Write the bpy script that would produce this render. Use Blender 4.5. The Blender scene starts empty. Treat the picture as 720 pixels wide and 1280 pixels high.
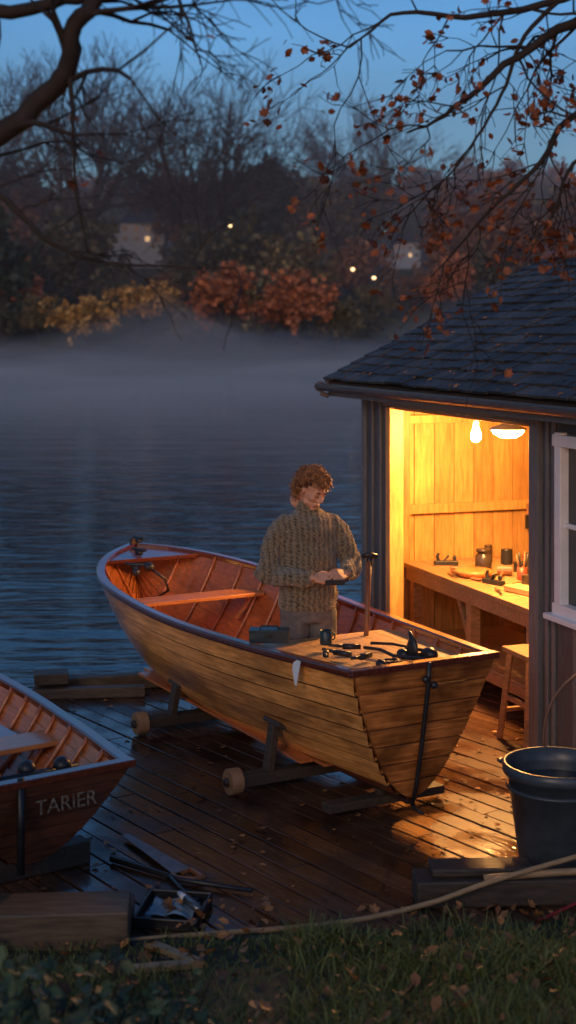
import bpy, bmesh, math, random
import numpy as np
from mathutils import Vector, Matrix, noise
V=Vector
rad=math.radians
SC=bpy.context.scene
R=random.Random(7)

# ------------------------------------------------------------------ materials
def M(name,col,rough=.6,var=.3,scale=6,stretch=(1,1,1),bump=.15,island=0.0,metal=0,col2=None,coat=0,spec=.5,bdist=.01,rvar=0.0,
      big=0.0,detail=4,rlo=.4,rhi=.62,bigscale=1.7,bigstretch=(1,1,1)):
    m=bpy.data.materials.new(name); m.use_nodes=True
    nt=m.node_tree; N=nt.nodes; Lk=nt.links
    b=N['Principled BSDF']
    tc=N.new('ShaderNodeTexCoord'); mp=N.new('ShaderNodeMapping'); mp.inputs['Scale'].default_value=stretch
    Lk.new(tc.outputs['Object'],mp.inputs['Vector'])
    nz=N.new('ShaderNodeTexNoise'); nz.inputs['Scale'].default_value=scale; nz.inputs['Detail'].default_value=detail
    nz.inputs['Roughness'].default_value=.6
    src=mp.outputs['Vector']
    if island>0:
        geo=N.new('ShaderNodeNewGeometry')
        ad=N.new('ShaderNodeVectorMath'); ad.operation='MULTIPLY_ADD'
        ad.inputs[1].default_value=(37,53,71)
        Lk.new(geo.outputs['Random Per Island'],ad.inputs[0]); Lk.new(src,ad.inputs[2]); src=ad.outputs[0]
    Lk.new(src,nz.inputs['Vector'])
    rp=N.new('ShaderNodeValToRGB')
    c1=[max(0,c*(1-var)) for c in col]; c2=[min(1,c*(1+var)) for c in (col2 or col)]
    rp.color_ramp.elements[0].position=.3; rp.color_ramp.elements[1].position=.7
    rp.color_ramp.elements[0].color=(*c1,1); rp.color_ramp.elements[1].color=(*c2,1)
    Lk.new(nz.outputs['Fac'],rp.inputs['Fac'])
    out=rp.outputs['Color']
    if island>0:
        mr=N.new('ShaderNodeMapRange'); mr.inputs['To Min'].default_value=1-island; mr.inputs['To Max'].default_value=1+island
        Lk.new(geo.outputs['Random Per Island'],mr.inputs['Value'])
        mx=N.new('ShaderNodeVectorMath'); mx.operation='SCALE'
        Lk.new(out,mx.inputs[0]); Lk.new(mr.outputs['Result'],mx.inputs['Scale']); out=mx.outputs[0]
    if big>0:
        n2=N.new('ShaderNodeTexNoise'); n2.inputs['Scale'].default_value=bigscale; n2.inputs['Detail'].default_value=4
        mpb=N.new('ShaderNodeMapping'); mpb.inputs['Scale'].default_value=bigstretch
        Lk.new(tc.outputs['Object'],mpb.inputs['Vector']); Lk.new(mpb.outputs[0],n2.inputs['Vector'])
        mr2=N.new('ShaderNodeMapRange'); mr2.inputs['From Min'].default_value=.34; mr2.inputs['From Max'].default_value=.62
        mr2.inputs['To Min'].default_value=1-big; mr2.inputs['To Max'].default_value=1+big*.4
        Lk.new(n2.outputs['Fac'],mr2.inputs['Value'])
        mx2=N.new('ShaderNodeVectorMath'); mx2.operation='SCALE'
        Lk.new(out,mx2.inputs[0]); Lk.new(mr2.outputs['Result'],mx2.inputs['Scale']); out=mx2.outputs[0]
    Lk.new(out,b.inputs['Base Color'])
    b.inputs['Roughness'].default_value=rough; b.inputs['Metallic'].default_value=metal
    b.inputs['Specular IOR Level'].default_value=spec
    if coat: b.inputs['Coat Weight'].default_value=coat; b.inputs['Coat Roughness'].default_value=.12
    if rvar:
        n3=N.new('ShaderNodeTexNoise'); n3.inputs['Scale'].default_value=1.3; n3.inputs['Detail'].default_value=5
        Lk.new(tc.outputs['Object'],n3.inputs['Vector'])
        mr3=N.new('ShaderNodeMapRange'); mr3.inputs['From Min'].default_value=rlo; mr3.inputs['From Max'].default_value=rhi
        mr3.inputs['To Min'].default_value=max(.03,rough-rvar); mr3.inputs['To Max'].default_value=rough+rvar*.6
        Lk.new(n3.outputs['Fac'],mr3.inputs['Value']); Lk.new(mr3.outputs['Result'],b.inputs['Roughness'])
    if bump:
        bp=N.new('ShaderNodeBump'); bp.inputs['Strength'].default_value=bump; bp.inputs['Distance'].default_value=bdist
        Lk.new(nz.outputs['Fac'],bp.inputs['Height']); Lk.new(bp.outputs['Normal'],b.inputs['Normal'])
    return m
def EM(name,col,s):
    m=bpy.data.materials.new(name); m.use_nodes=True
    b=m.node_tree.nodes['Principled BSDF']; b.inputs['Base Color'].default_value=(*col,1)
    b.inputs['Emission Color'].default_value=(*col,1); b.inputs['Emission Strength'].default_value=s
    return m

# ------------------------------------------------------------------ mesh builder
class MB:
    def __init__(s): s.v=[];s.f=[];s.m=[]
    def add(s,vs,fs,mi=0):
        o=len(s.v); s.v.extend([tuple(v) for v in vs])
        for f in fs: s.f.append([i+o for i in f]); s.m.append(mi)
    def box(s,c,sz,rot=None,mi=0):
        c=V(c); hx,hy,hz=sz[0]/2,sz[1]/2,sz[2]/2
        vs=[]
        for z in(-hz,hz):
            for x,y in((-hx,-hy),(hx,-hy),(hx,hy),(-hx,hy)):
                p=V((x,y,z)); 
                if rot is not None: p=rot@p
                vs.append(p+c)
        s.add(vs,[(3,2,1,0),(4,5,6,7),(0,1,5,4),(1,2,6,5),(2,3,7,6),(3,0,4,7)],mi)
    def beam(s,p0,p1,w,h,mi=0,up=(0,0,1)):
        p0=V(p0);p1=V(p1);d=p1-p0;l=d.length;d.normalize();u=V(up)
        y=u.cross(d); 
        if y.length<1e-4: y=V((1,0,0)).cross(d)
        y.normalize(); z=d.cross(y)
        rot=Matrix((d,y,z)).transposed()
        s.box((p0+p1)/2,(l,w,h),rot,mi)
    def tube(s,pts,rads,n=8,mi=0,sy=1.0):
        pts=[V(p) for p in pts]
        if not hasattr(rads,'__len__'): rads=[rads]*len(pts)
        vs=[];k=len(pts)
        d0=(pts[-1]-pts[0]); 
        ref=V((0,0,1)) if abs(d0.z)<.8*max(d0.length,1e-6) else V((1,0,0))
        for i,p in enumerate(pts):
            d=(pts[min(i+1,k-1)]-pts[max(i-1,0)])
            if d.length<1e-9: d=V((0,0,1))
            d.normalize(); a=ref.cross(d)
            if a.length<1e-3: a=V((0,1,0)).cross(d)
            a.normalize(); b=d.cross(a)
            for j in range(n):
                t=2*math.pi*j/n
                vs.append(p+a*(rads[i]*math.cos(t))+b*(rads[i]*math.sin(t)*sy))
        fs=[]
        for i in range(k-1):
            for j in range(n):
                fs.append((i*n+j,i*n+(j+1)%n,(i+1)*n+(j+1)%n,(i+1)*n+j))
        fs.append(tuple(range(n-1,-1,-1))); fs.append(tuple((k-1)*n+j for j in range(n)))
        s.add(vs,fs,mi)
    def loft(s,secs,n=24,mi=0,e=1.0):
        vs=[]
        for c,ax,ay in secs:
            c=V(c)
            for j in range(n):
                t=2*math.pi*j/n; ct,st=math.cos(t),math.sin(t)
                vs.append(c+V(ax)*ct+V(ay)*st)
        fs=[];k=len(secs)
        for i in range(k-1):
            for j in range(n): fs.append((i*n+j,i*n+(j+1)%n,(i+1)*n+(j+1)%n,(i+1)*n+j))
        fs.append(tuple(range(n-1,-1,-1))); fs.append(tuple((k-1)*n+j for j in range(n)))
        s.add(vs,fs,mi)
    def ell(s,c,r,rot=None,mi=0,n=16,m=10):
        c=V(c); vs=[c+(rot@V((0,0,-r[2])) if rot is not None else V((0,0,-r[2])))]
        for i in range(1,m):
            ph=-math.pi/2+math.pi*i/m
            for j in range(n):
                t=2*math.pi*j/n
                p=V((r[0]*math.cos(ph)*math.cos(t),r[1]*math.cos(ph)*math.sin(t),r[2]*math.sin(ph)))
                if rot is not None:p=rot@p
                vs.append(c+p)
        p=V((0,0,r[2])); 
        if rot is not None:p=rot@p
        vs.append(c+p); fs=[]
        for j in range(n): fs.append((0,1+(j+1)%n,1+j))
        for i in range(m-2):
            for j in range(n):
                a=1+i*n
                fs.append((a+j,a+(j+1)%n,a+n+(j+1)%n,a+n+j))
        a=1+(m-2)*n; L=len(vs)-1
        for j in range(n): fs.append((a+j,a+(j+1)%n,L))
        s.add(vs,fs,mi)
    def lathe(s,c,prof,n=24,mi=0):
        c=V(c);vs=[]
        for r,z in prof:
            for j in range(n):
                t=2*math.pi*j/n; vs.append(c+V((r*math.cos(t),r*math.sin(t),z)))
        fs=[];k=len(prof)
        for i in range(k-1):
            for j in range(n): fs.append((i*n+j,i*n+(j+1)%n,(i+1)*n+(j+1)%n,(i+1)*n+j))
        fs.append(tuple(range(n-1,-1,-1))); fs.append(tuple((k-1)*n+j for j in range(n)))
        s.add(vs,fs,mi)
    def obj(s,name,mats,parent=None,smooth=False,bevel=0,local=False,recalc=True,sub=0):
        vs=np.array(s.v,dtype=float)
        c=(vs.min(0)+vs.max(0))/2
        me=bpy.data.meshes.new(name); me.from_pydata((vs-c).tolist(),[],s.f)
        for m in (mats if isinstance(mats,(list,tuple)) else [mats]): me.materials.append(m)
        me.polygons.foreach_set('material_index',s.m)
        if smooth: me.polygons.foreach_set('use_smooth',[True]*len(s.f))
        if recalc:
            bm=bmesh.new(); bm.from_mesh(me); bmesh.ops.recalc_face_normals(bm,faces=bm.faces); bm.to_mesh(me); bm.free()
        me.update()
        o=bpy.data.objects.new(name,me); SC.collection.objects.link(o); o.location=V(c)
        if parent is not None:
            o.parent=parent
            if not local: o.matrix_parent_inverse=parent_mat(parent).inverted()
        if bevel:
            b=o.modifiers.new('bevel','BEVEL'); b.width=bevel; b.segments=2; b.limit_method='ANGLE'; b.angle_limit=rad(40)
        return o
def parent_mat(e): return Matrix.Translation(e.location)@e.rotation_euler.to_matrix().to_4x4()@Matrix.Diagonal((*e.scale,1))
def empty(name,loc=(0,0,0),rz=0):
    e=bpy.data.objects.new(name,None); SC.collection.objects.link(e); e.location=loc; e.rotation_euler=(0,0,rz); e.empty_display_size=.3
    return e
def remesh(o,vox,it=4,fac=.5):
    m=o.modifiers.new('remesh','REMESH'); m.mode='VOXEL'; m.voxel_size=vox; m.use_smooth_shade=True
    s=o.modifiers.new('smooth','SMOOTH'); s.iterations=it; s.factor=fac
def crom(keys,x):
    xs=[k[0] for k in keys]; ys=[k[1] for k in keys]
    if x<=xs[0]: return ys[0]
    if x>=xs[-1]: return ys[-1]
    for i in range(len(xs)-1):
        if xs[i]<=x<=xs[i+1]: break
    h=xs[i+1]-xs[i]; t=(x-xs[i])/h
    m0=(ys[i+1]-ys[i-1])/(xs[i+1]-xs[i-1]) if i>0 else (ys[1]-ys[0])/h
    m1=(ys[i+2]-ys[i])/(xs[i+2]-xs[i]) if i+2<len(xs) else (ys[i+1]-ys[i])/h
    return (2*t**3-3*t*t+1)*ys[i]+(t**3-2*t*t+t)*h*m0+(-2*t**3+3*t*t)*ys[i+1]+(t**3-t*t)*h*m1

# ------------------------------------------------------------------ palette
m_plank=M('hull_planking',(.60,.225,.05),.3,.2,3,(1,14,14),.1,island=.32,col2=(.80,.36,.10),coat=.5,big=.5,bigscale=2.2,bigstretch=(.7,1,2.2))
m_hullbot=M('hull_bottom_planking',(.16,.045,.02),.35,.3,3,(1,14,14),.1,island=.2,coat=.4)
m_transom=M('transom_wood',(.30,.085,.018),.28,.35,4,(12,1,12),.1,island=.35,col2=(.50,.18,.045),coat=.5,big=.7,bigscale=3)
m_inner=M('inner_planking',(.42,.125,.035),.35,.3,5,(1,9,9),.1,island=.2,coat=.4)
m_rail=M('gunwale_varnish',(.10,.024,.013),.22,.3,7,(1,6,6),.05,coat=.6)
m_pale=M('pale_wood',(.56,.33,.14),.5,.25,5,(1,10,10),.1,island=.12)
m_seat=M('seat_wood',(.55,.2,.06),.35,.25,5,(8,1,8),.1,coat=.4)
m_black=M('black_iron',(.018,.018,.02),.4,.3,20,bump=.1)
m_seam=M('seam_caulk',(.035,.015,.008),.7,.2,20,bump=0)
m_keel=M('keel_bottom',(.05,.02,.015),.45,.3,8,(1,4,4))
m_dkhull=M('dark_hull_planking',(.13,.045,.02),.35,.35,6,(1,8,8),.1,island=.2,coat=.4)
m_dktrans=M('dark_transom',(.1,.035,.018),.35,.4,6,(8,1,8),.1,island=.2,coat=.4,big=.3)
m_oldwood=M('weathered_timber',(.06,.042,.03),.6,.4,6,(1,8,8),.35,big=.3)
m_beamw=M('timber',(.12,.08,.05),.6,.4,6,(1,8,8),.3,big=.3)
m_wheel=M('wheel_wood',(.34,.19,.09),.6,.3,9)
m_teal=M('tool_case_plastic',(.02,.04,.045),.35,.15,30,bump=.05)
m_white=M('white_paint',(.75,.77,.8),.45,.06,10,bump=.05)

# ------------------------------------------------------------------ boats
def build_boat(name,org,ang,L,bk,zk_s,zs,mats,deck_len,W=9,main=True):
    e=empty(name,org,ang)
    mh,mt,mi_,mr,mdk=mats
    def b(s): return crom(bk,s)
    def zS(s): return crom(zs,s)
    def zK(s): return crom(zk_s,s)
    def pw(s): return crom([(0,.56),(.4,.42),(.7,.45),(.9,.65),(1,.9)],s)
    def P(s,t,off=0,side=1):
        z0=zK(s);z1=zS(s); z=z0+(z1-z0)*t
        y=b(s)*(t**pw(s))
        t2=min(1,t+.02);t1=max(0,t-.02)
        dy=b(s)*(t2**pw(s)-t1**pw(s)); dz=(z1-z0)*(t2-t1); l=math.hypot(dy,dz)+1e-9
        y+=off*dz/l; z-=off*dy/l
        x=L*s-.14*t*max(0,1-s*4)
        return V((x,side*max(y,0.0),z))
    ST=[i/48 for i in range(49)]
    ts=[(k/W)**1.35 for k in range(W+1)]
    mb=MB(); ms=MB()
    for side in(1,-1):
        for k in range(W):
            t0,t1=ts[k],min(1,ts[k+1]+.012)
            sub=4; vs=[];fs=[]
            rows=sub+2
            for s in ST:
                vs.append(P(s,t0,-.002,side))
                for q in range(sub+1):
                    tt=t0+(t1-t0)*q/sub
                    vs.append(P(s,tt,.024*(1-q/sub)+.001,side))
            n=rows
            for i in range(len(ST)-1):
                for q in range(n-1):
                    fs.append((i*n+q,i*n+q+1,(i+1)*n+q+1,(i+1)*n+q))
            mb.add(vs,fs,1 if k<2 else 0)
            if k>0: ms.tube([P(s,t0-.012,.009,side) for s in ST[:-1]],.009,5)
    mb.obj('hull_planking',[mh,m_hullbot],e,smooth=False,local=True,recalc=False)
    ms.obj('plank_seams',[m_seam],e,smooth=True,local=True)
    mb=MB()
    for side in(1,-1):
        for k in range(W):
            vs=[];fs=[];sub=3
            for s in ST:
                for q in range(sub+1):
                    tt=ts[k]+(ts[k+1]-ts[k])*q/sub
                    vs.append(P(s,tt,-.014-.008*(q/sub),side))
            n=sub+1
            for i in range(len(ST)-1):
                for q in range(n-1): fs.append((i*n+q,i*n+q+1,(i+1)*n+q+1,(i+1)*n+q))
            mb.add(vs,fs,0)
    mb.obj('inner_skin',[mi_],e,local=True,recalc=False)
    mb=MB()
    for i in range(1,15):
        s=i/15
        for side in(1,-1):
            pts=[P(s,(q/10)**1.3,-.03,side) for q in range(11)]
            mb.tube(pts,.014,5)
    mb.obj('ribs',[mi_],e,smooth=True,local=True)
    mb=MB(); TL=7
    for k in range(TL):
        t0,t1=k/TL,(k+1)/TL
        cols=[]
        for q in range(5):
            t=t0+(t1-t0)*(.03+q/4*.94); p=P(0,t,.004,1); w=p.y
            row=[V((p.x-.028,w*(-1+2*j/8),p.z)) for j in range(9)]
            row2=[v+V((.03,0,0)) for v in row]
            cols.append((row,row2))
        vs=[];fs=[]
        for r1,r2 in cols: vs+=r1+r2
        for q in range(4):
            for j in range(8):
                a=q*18+j; c=(q+1)*18+j
                fs.append((a,a+1,c+1,c)); fs.append((a+9,c+9,c+10,a+10))
            a=q*18;c=(q+1)*18
            fs.append((a,c,c+9,a+9)); fs.append((a+8,a+17,c+17,c+8))
        for j in range(8):
            fs.append((j,j+9,j+10,j+1)); a=4*18+j; fs.append((a,a+1,a+10,a+9))
        mb.add(vs,fs,0)
    mb.obj('transom',[mt],e,local=True,bevel=.002)
    mb=MB()
    for side in(1,-1):
        vs=[];fs=[]
        prof=[(-.035,-.012),(.028,-.012),(.034,.0),(.034,.022),(.024,.03),(-.03,.03),(-.037,.022)]
        for s in ST:
            p=P(s,1,0,side); q=P(min(1,s+.01),1,0,side)-P(max(0,s-.01),1,0,side); q.z=0;q.normalize()
            nn=V((q.y,-q.x,0)) if side<0 else V((-q.y,q.x,0))
            for a,c in prof: vs.append(p+nn*a+V((0,0,c)))
        n=len(prof)
        for i in range(len(ST)-1):
            for j in range(n): fs.append((i*n+j,i*n+(j+1)%n,(i+1)*n+(j+1)%n,(i+1)*n+j))
        fs.append(tuple(range(n)));fs.append(tuple((len(ST)-1)*n+j for j in range(n)))
        mb.add(vs,fs,0)
    p=P(0,1,0,1)
    mb.beam((p.x-.012,-p.y-.03,p.z+.016),(p.x-.012,p.y+.03,p.z+.016),.062,.036)
    pb=P(.9,1,0,1); tip=P(1,1,0,1)
    vs=[(pb.x,-pb.y,pb.z+.012),(pb.x,pb.y,pb.z+.012),(tip.x+.02,.0,tip.z+.012)]
    vs+=[(x,y,z-.03) for x,y,z in vs]
    mb.add(vs,[(0,2,1),(3,4,5),(0,1,4,3),(1,2,5,4),(2,0,3,5)],0)
    mb.obj('gunwale',[mr],e,local=True,bevel=.004)
    mb=MB();vs=[];fs=[]
    for s in ST:
        z=zK(s); x=L*s+ (0.03 if s>.97 else 0)
        d=.05 if s<.85 else .04
        vs+= [(x,-.025,z+.02),(x,.025,z+.02),(x+ (0.02 if s>.9 else 0),.02,z-d),(x+(0.02 if s>.9 else 0),-.02,z-d)]
    for i in range(len(ST)-1):
        for j in range(4): fs.append((i*4+j,i*4+(j+1)%4,(i+1)*4+(j+1)%4,(i+1)*4+j))
    fs.append((0,1,2,3)); a=(len(ST)-1)*4; fs.append((a,a+1,a+2,a+3)); mb.add(vs,fs,0)
    tp=P(1,1,0,1)
    mb.beam((L+.005,0,zK(1)-.03),(tp.x+.02,0,tp.z+.07),.045,.06,0,up=(0,1,0))
    mb.obj('keel_and_stem',[m_keel],e,local=True,bevel=.005)
    mb=MB(); fz=zK(.4)+.07
    for j in range(-3,4):
        mb.box((L*.48,j*.095,fz),(L*.8-abs(j)*.25,.088,.018))
    mb.obj('floor_boards',[mi_],e,local=True)
    mb=MB()
    for s in ([.74] if main else [.25,.62]):
        p=P(s,.8,0,1)
        mb.box((p.x,0,p.z+.0),(.24,2*p.y-.03,.028))
        for side in(1,-1): mb.beam((p.x,side*(p.y-.06),p.z-.02),(p.x,side*(p.y-.2),p.z-.2),.05,.02)
    mb.obj('thwart',[m_seat],e,local=True,bevel=.005)
    if deck_len:
        mb=MB(); nb=8
        for j in range(nb):
            vs=[];fs=[]; K=12
            for i in range(K+1):
                x=.0+deck_len*i/K; s=x/L; w=b(s)-.03
                y0=-w+2*w*j/nb+.002;y1=-w+2*w*(j+1)/nb-.002; z=zS(s)-.045
                vs+=[(x,y0,z),(x,y1,z),(x,y1,z-.018),(x,y0,z-.018)]
            for i in range(K):
                for q in range(4): fs.append((i*4+q,i*4+(q+1)%4,(i+1)*4+(q+1)%4,(i+1)*4+q))
            fs.append((0,1,2,3));a=K*4;fs.append((a,a+1,a+2,a+3)); mb.add(vs,fs,0)
        s=deck_len/L; w=b(s)-.035
        mb.box((deck_len,0,zS(s)-.085),(.03,2*w,.08))
        mb.obj('stern_deck',[mdk],e,local=True)
    return e,P,zS,b,zK

BO=V((.70,8.13,0)); BA=math.atan2(.876,-.478)
boat,BP,BzS,Bb,BzK=build_boat('wooden_rowing_boat',BO,BA,4.1,
  [(0,.465),(.2,.59),(.4,.67),(.6,.70),(.75,.66),(.87,.5),(.95,.27),(1,.03)],
  [(0,.15),(.3,.13),(.6,.15),(.82,.22),(.93,.45),(1,.8)],
  [(0,.92),(.25,.885),(.5,.88),(.8,.95),(1,1.03)],
  (m_plank,m_transom,m_inner,m_rail,m_pale),1.12)
def bl(x,y,z):
    return Matrix.Translation(BO)@Matrix.Rotation(BA,4,'Z')@V((x,y,z))
mb=MB()
mb.tube([(-.19,0,.95),(-.175,0,.8),(-.14,0,.6),(-.1,0,.4),(-.06,0,.22),(-.02,0,.1)],.014,8)
for z,x in((.86,-.17),(.82,-.165)):
    mb.ell((x-.03,.03 if z>.83 else -.03,z),(.02,.022,.022))
mb.tube([(-.02,0,.1),(-.1,-.02,.07)],[.014,.008],6)
mb.obj('rudder_strap',[m_black],boat,smooth=True,local=True)
mb=MB()
for (x,y,z,r) in((3.72,.12,1.04,0.3),(3.35,.3,.99,.8),(4.02,0,1.09,.1)):
    rot=Matrix.Rotation(r,3,'Z')
    mb.tube([V((x,y,z))+rot@V(p) for p in((-.09,0,.03),(-.05,0,.022),(.05,0,.022),(.09,0,.03))],[.008,.014,.014,.008],8)
    mb.box((x,y,z+.0),(.06,.03,.03),rot)
mb.ell((3.28,.22,1.0),(.045,.04,.035));mb.ell((3.2,.36,.98),(.03,.03,.03))
mb.tube([(3.3,.2,.98),(3.25,.1,.9),(3.3,.05,.8),(3.4,.1,.74)],.01,6)
mb.obj('bow_fittings',[m_black],boat,smooth=True,local=True)
mb=MB()
zd=.89
def coil(mb,c,r,n,rr,h=.006):
    pts=[(c[0]+r*(1-.15*math.sin(i*.37))*math.cos(i*.4),c[1]+r*(1-.12*math.cos(i*.23))*math.sin(i*.4),c[2]+h*i*.1) for i in range(n)]
    mb.tube(pts,rr,6)
coil(mb,(.22,-.18,zd),.09,44,.008)
coil(mb,(.12,.06,zd),.05,30,.007)
mb.tube([(.5,.0,zd+.01),(.36,-.03,zd+.02),(.2,-.02,zd+.015),(.06,-.06,zd+.03),(-.1,-.03,zd+.06)],.011,7)
mb.tube([(.62,-.12,zd),(.5,-.2,zd+.01),(.3,-.26,zd+.01),(.18,-.3,zd+.02)],.009,7)
for (x,y,a) in((.42,.2,.5),(.3,.12,2.0),(.55,.06,1.1),(.48,.28,2.6)):
    rot=Matrix.Rotation(a,3,'Z')
    mb.box((x,y,zd+.012),(.11,.035,.028),rot); mb.tube([V((x,y,zd+.015))+rot@V((.05,0,0)),V((x,y,zd+.02))+rot@V((.14,.0,0))],[.012,.008],7)
for (x,y,r) in((.2,-.08,.035),(.1,-.2,.045),(.3,-.2,.03),(.06,.16,.03)):
    mb.ell((x,y,zd+r*.6),(r*1.3,r,r*.9))
mb.loft([((.13,-.1,zd),(.045,0,0),(0,.02,0)),((.13,-.1,zd+.07),(.055,0,0),(0,.022,0)),((.13,-.1,zd+.12),(.03,0,0),(0,.015,0)),((.16,-.1,zd+.16),(.01,0,0),(0,.01,0))],12)
mb.obj('rope_and_tackle',[m_black],boat,smooth=True,local=True)
def local_obj(mb,name,mats,**k):
    mb.v=[tuple(bl(*v)) for v in mb.v]
    return mb.obj(name,mats,**k)
mb=MB(); cx,cy=.93,.42
rot=Matrix.Rotation(-BA+rad(-4),3,'Z')
mb.box((cx,cy,zd+.04),(.24,.11,.065),rot); mb.box((cx,cy,zd+.078),(.245,.115,.014),rot)
mb.box(V((cx,cy,zd+.055))+rot@V((0,-.058,0)),(.045,.012,.022),rot,1)
mb.tube([V((cx,cy,zd+.084))+rot@V(p) for p in((-.06,0,0),(-.05,0,.018),(.05,0,.018),(.06,0,0))],.006,6,1)
local_obj(mb,'tool_case',[m_teal,m_black],bevel=.012)
mb=MB(); c=(.72,.14,zd-.0)
mb.lathe(c,[(.036,0),(.038,.01),(.038,.085),(.035,.087),(.034,.012)],20)
mb.tube([(c[0],c[1]-.036,c[2]+.07),(c[0],c[1]-.062,c[2]+.06),(c[0],c[1]-.062,c[2]+.03),(c[0],c[1]-.036,c[2]+.02)],.005,6)
local_obj(mb,'mug',[m_teal],smooth=True)
mb=MB();
p=BP(.09,1,.04,1)
pp=[p+V((.0,.0,.03)),p+V((.08,.0,.03)),p+V((.075,.012,-.03)),p+V((.03,.02,-.11)),p+V((.012,.02,-.11)),p+V((.0,.012,-.03))]
mb.add(pp+[q+V((0,.003,0)) for q in pp],[(0,1,2,5),(5,2,3,4),(6,11,8,7),(11,10,9,8),(0,6,7,1),(3,9,10,4)])
local_obj(mb,'white_tag',[m_white],recalc=True)
mb=MB()
t=V((.53,9.25,1.34)); a=V((.49,9.15,.55))
mb.tube([a,a.lerp(t,.5),t],[.016,.018,.017],10,0)
mb.tube([t+V((-.05,0,.0)),t+V((0,0,.012)),t+V((.05,0,0))],[.016,.02,.016],8,1)
mb.tube([t-V((0,0,.07)),t+V((0,0,.0))],[.02,.022],8,1)
bl0=a-V((0,0,.02))
mb.loft([(bl0,(.09,0,0),(0,.01,0)),(bl0-V((0,0,.16)),(.1,0,0),(0,.012,0)),(bl0-V((0,0,.26)),(.04,0,0),(0,.006,0))],14,1)
m_shaft=M('tool_shaft',(.22,.09,.04),.4,.3,8,(6,6,1))
mb.obj('spade',[m_shaft,m_black],smooth=True)

cr=empty('boat_trolley',BO,BA)
mb=MB()
for x,sl_ in((.9,.22),(2.35,.57)):
    mb.box((x,0,.085),(.1,1.3,.07))
    for sd in(1,-1):
        y=.4*sd; tt=(.4/Bb(sl_))**(1/.44); z=BzK(sl_)+(BzS(sl_)-BzK(sl_))*tt
        mb.beam((x,y*1.12,.1),(x,y,z-.02),.07,.05)
        mb.box((x,y*.96,z-.04),(.2,.1,.03),Matrix.Rotation(sd*.5,3,'X'))
mb.box((1.6,0,.10),(1.5,.09,.06)); mb.box((.28,0,.06),(.1,.8,.05)); mb.box((.28,0,.09),(.05,.1,.06))
mb.obj('trolley_frame',[m_oldwood],cr,local=True,bevel=.006)
mb=MB()
for x in(.9,2.35):
    for sd in(1,-1):
        mb.tube([(x,sd*.64,.085),(x,sd*.72,.085)],.078,20,0); mb.tube([(x,sd*.72,.085),(x,sd*.745,.085)],[.03,.022],12,1)
mb.obj('trolley_wheels',[m_wheel,m_oldwood],cr,local=True,bevel=.006)

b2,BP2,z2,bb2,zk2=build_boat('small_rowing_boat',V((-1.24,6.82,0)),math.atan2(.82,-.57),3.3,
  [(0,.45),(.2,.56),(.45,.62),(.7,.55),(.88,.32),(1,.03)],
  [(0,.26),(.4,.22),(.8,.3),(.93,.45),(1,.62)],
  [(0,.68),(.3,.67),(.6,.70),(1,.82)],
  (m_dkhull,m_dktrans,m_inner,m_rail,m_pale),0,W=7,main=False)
ft=bpy.data.curves.new('name_lettering','FONT'); ft.body='TARIER'; ft.size=.1; ft.extrude=.001; ft.align_x='CENTER'
fo=bpy.data.objects.new('name_lettering',ft); SC.collection.objects.link(fo); fo.parent=b2
m_let=M('faded_lettering',(.15,.12,.09),.6,.9,60)
ft.materials.append(m_let)
mm=Matrix(((0,0,-1,-.155),(-1,0,0,-.12),(0,1,0,.53),(0,0,0,1))); fo.matrix_local=mm
mb=MB()
for x,y in((.1,.15),(.14,-.05),(.1,-.22)): mb.ell((x,y,.66),(.05,.045,.045))
mb.tube([(.1,.3,.64),(.1,-.3,.64)],.02,8)
mb.box((-.17,.12,.5),(.02,.03,.45)); 
mb.obj('stern_fittings',[m_black],b2,smooth=True,local=True)
mb=MB(); mb.box((1.15,0,.56),(.3,.8,.02)); mb.box((.8,.25,.5),(.35,.3,.015),Matrix.Rotation(.3,3,'Z'))
m_paint=M('pale_blue_paint',(.4,.48,.55),.5,.15,10)
mb.obj('painted_seat',[m_paint],b2,local=True,bevel=.004)
mb=MB()
mb.box((.5,0,.06),(.12,1.1,.12));mb.box((2.2,0,.06),(.12,1.0,.12))
for y in(-.32,.32): mb.box((.5,y,.2),(.09,.09,.3));mb.box((2.2,y,.2),(.09,.09,.3))
cr2=empty('boat_stand',b2.location,b2.rotation_euler.z)
mb.obj('stand_timbers',[m_oldwood],cr2,local=True,bevel=.006)

# ------------------------------------------------------------------ deck
m_deck=M('wet_deck_boards',(.085,.042,.024),.28,.45,4,(1,10,10),.4,island=.35,rvar=.25,big=.4,bdist=.006,rlo=.44,rhi=.58)
A=-math.atan2(.8,.6); dk=empty('wooden_deck',(0,0,0),A)
ax=V((math.cos(A),math.sin(A)));bx=V((-ax.y,ax.x))
poly=[V(p) for p in((-3.2,5.6),(5,5.6),(5,13),(.7,12.0),(-3.2,10.75))]
def clip(v,w=0):
    lo,hi=-99,99
    for i in range(len(poly)):
        p,q=poly[i],poly[(i+1)%len(poly)]; n=V((-(q-p).y,(q-p).x))
        c0=n.dot(bx*v-p); c1=n.dot(ax)
        if abs(c1)<1e-6:
            if c0<0:return None
        elif c1>0: lo=max(lo,-c0/c1)
        else: hi=min(hi,-c0/c1)
    return (lo,hi) if hi-lo>.1 else None
mb=MB(); v=-5.; w=.142
while v<16:
    c=clip(v)
    if c:
        u=c[0]; first=True
        while u<c[1]-.05:
            l=R.uniform(1.6,3.4) if not first else R.uniform(.8,3); first=False
            u2=min(u+l,c[1]); 
            if c[1]-u2<.4: u2=c[1]
            mb.box(((u+u2)/2,v,-.02+R.uniform(-.003,.003)),(u2-u-.006,w-.012,.04),Matrix.Rotation(R.uniform(-.018,.018),3,'X'))
            u=u2
    v+=w
mb.obj('deck_boards',[m_deck],dk,local=True,bevel=.004)
mb=MB()
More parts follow.
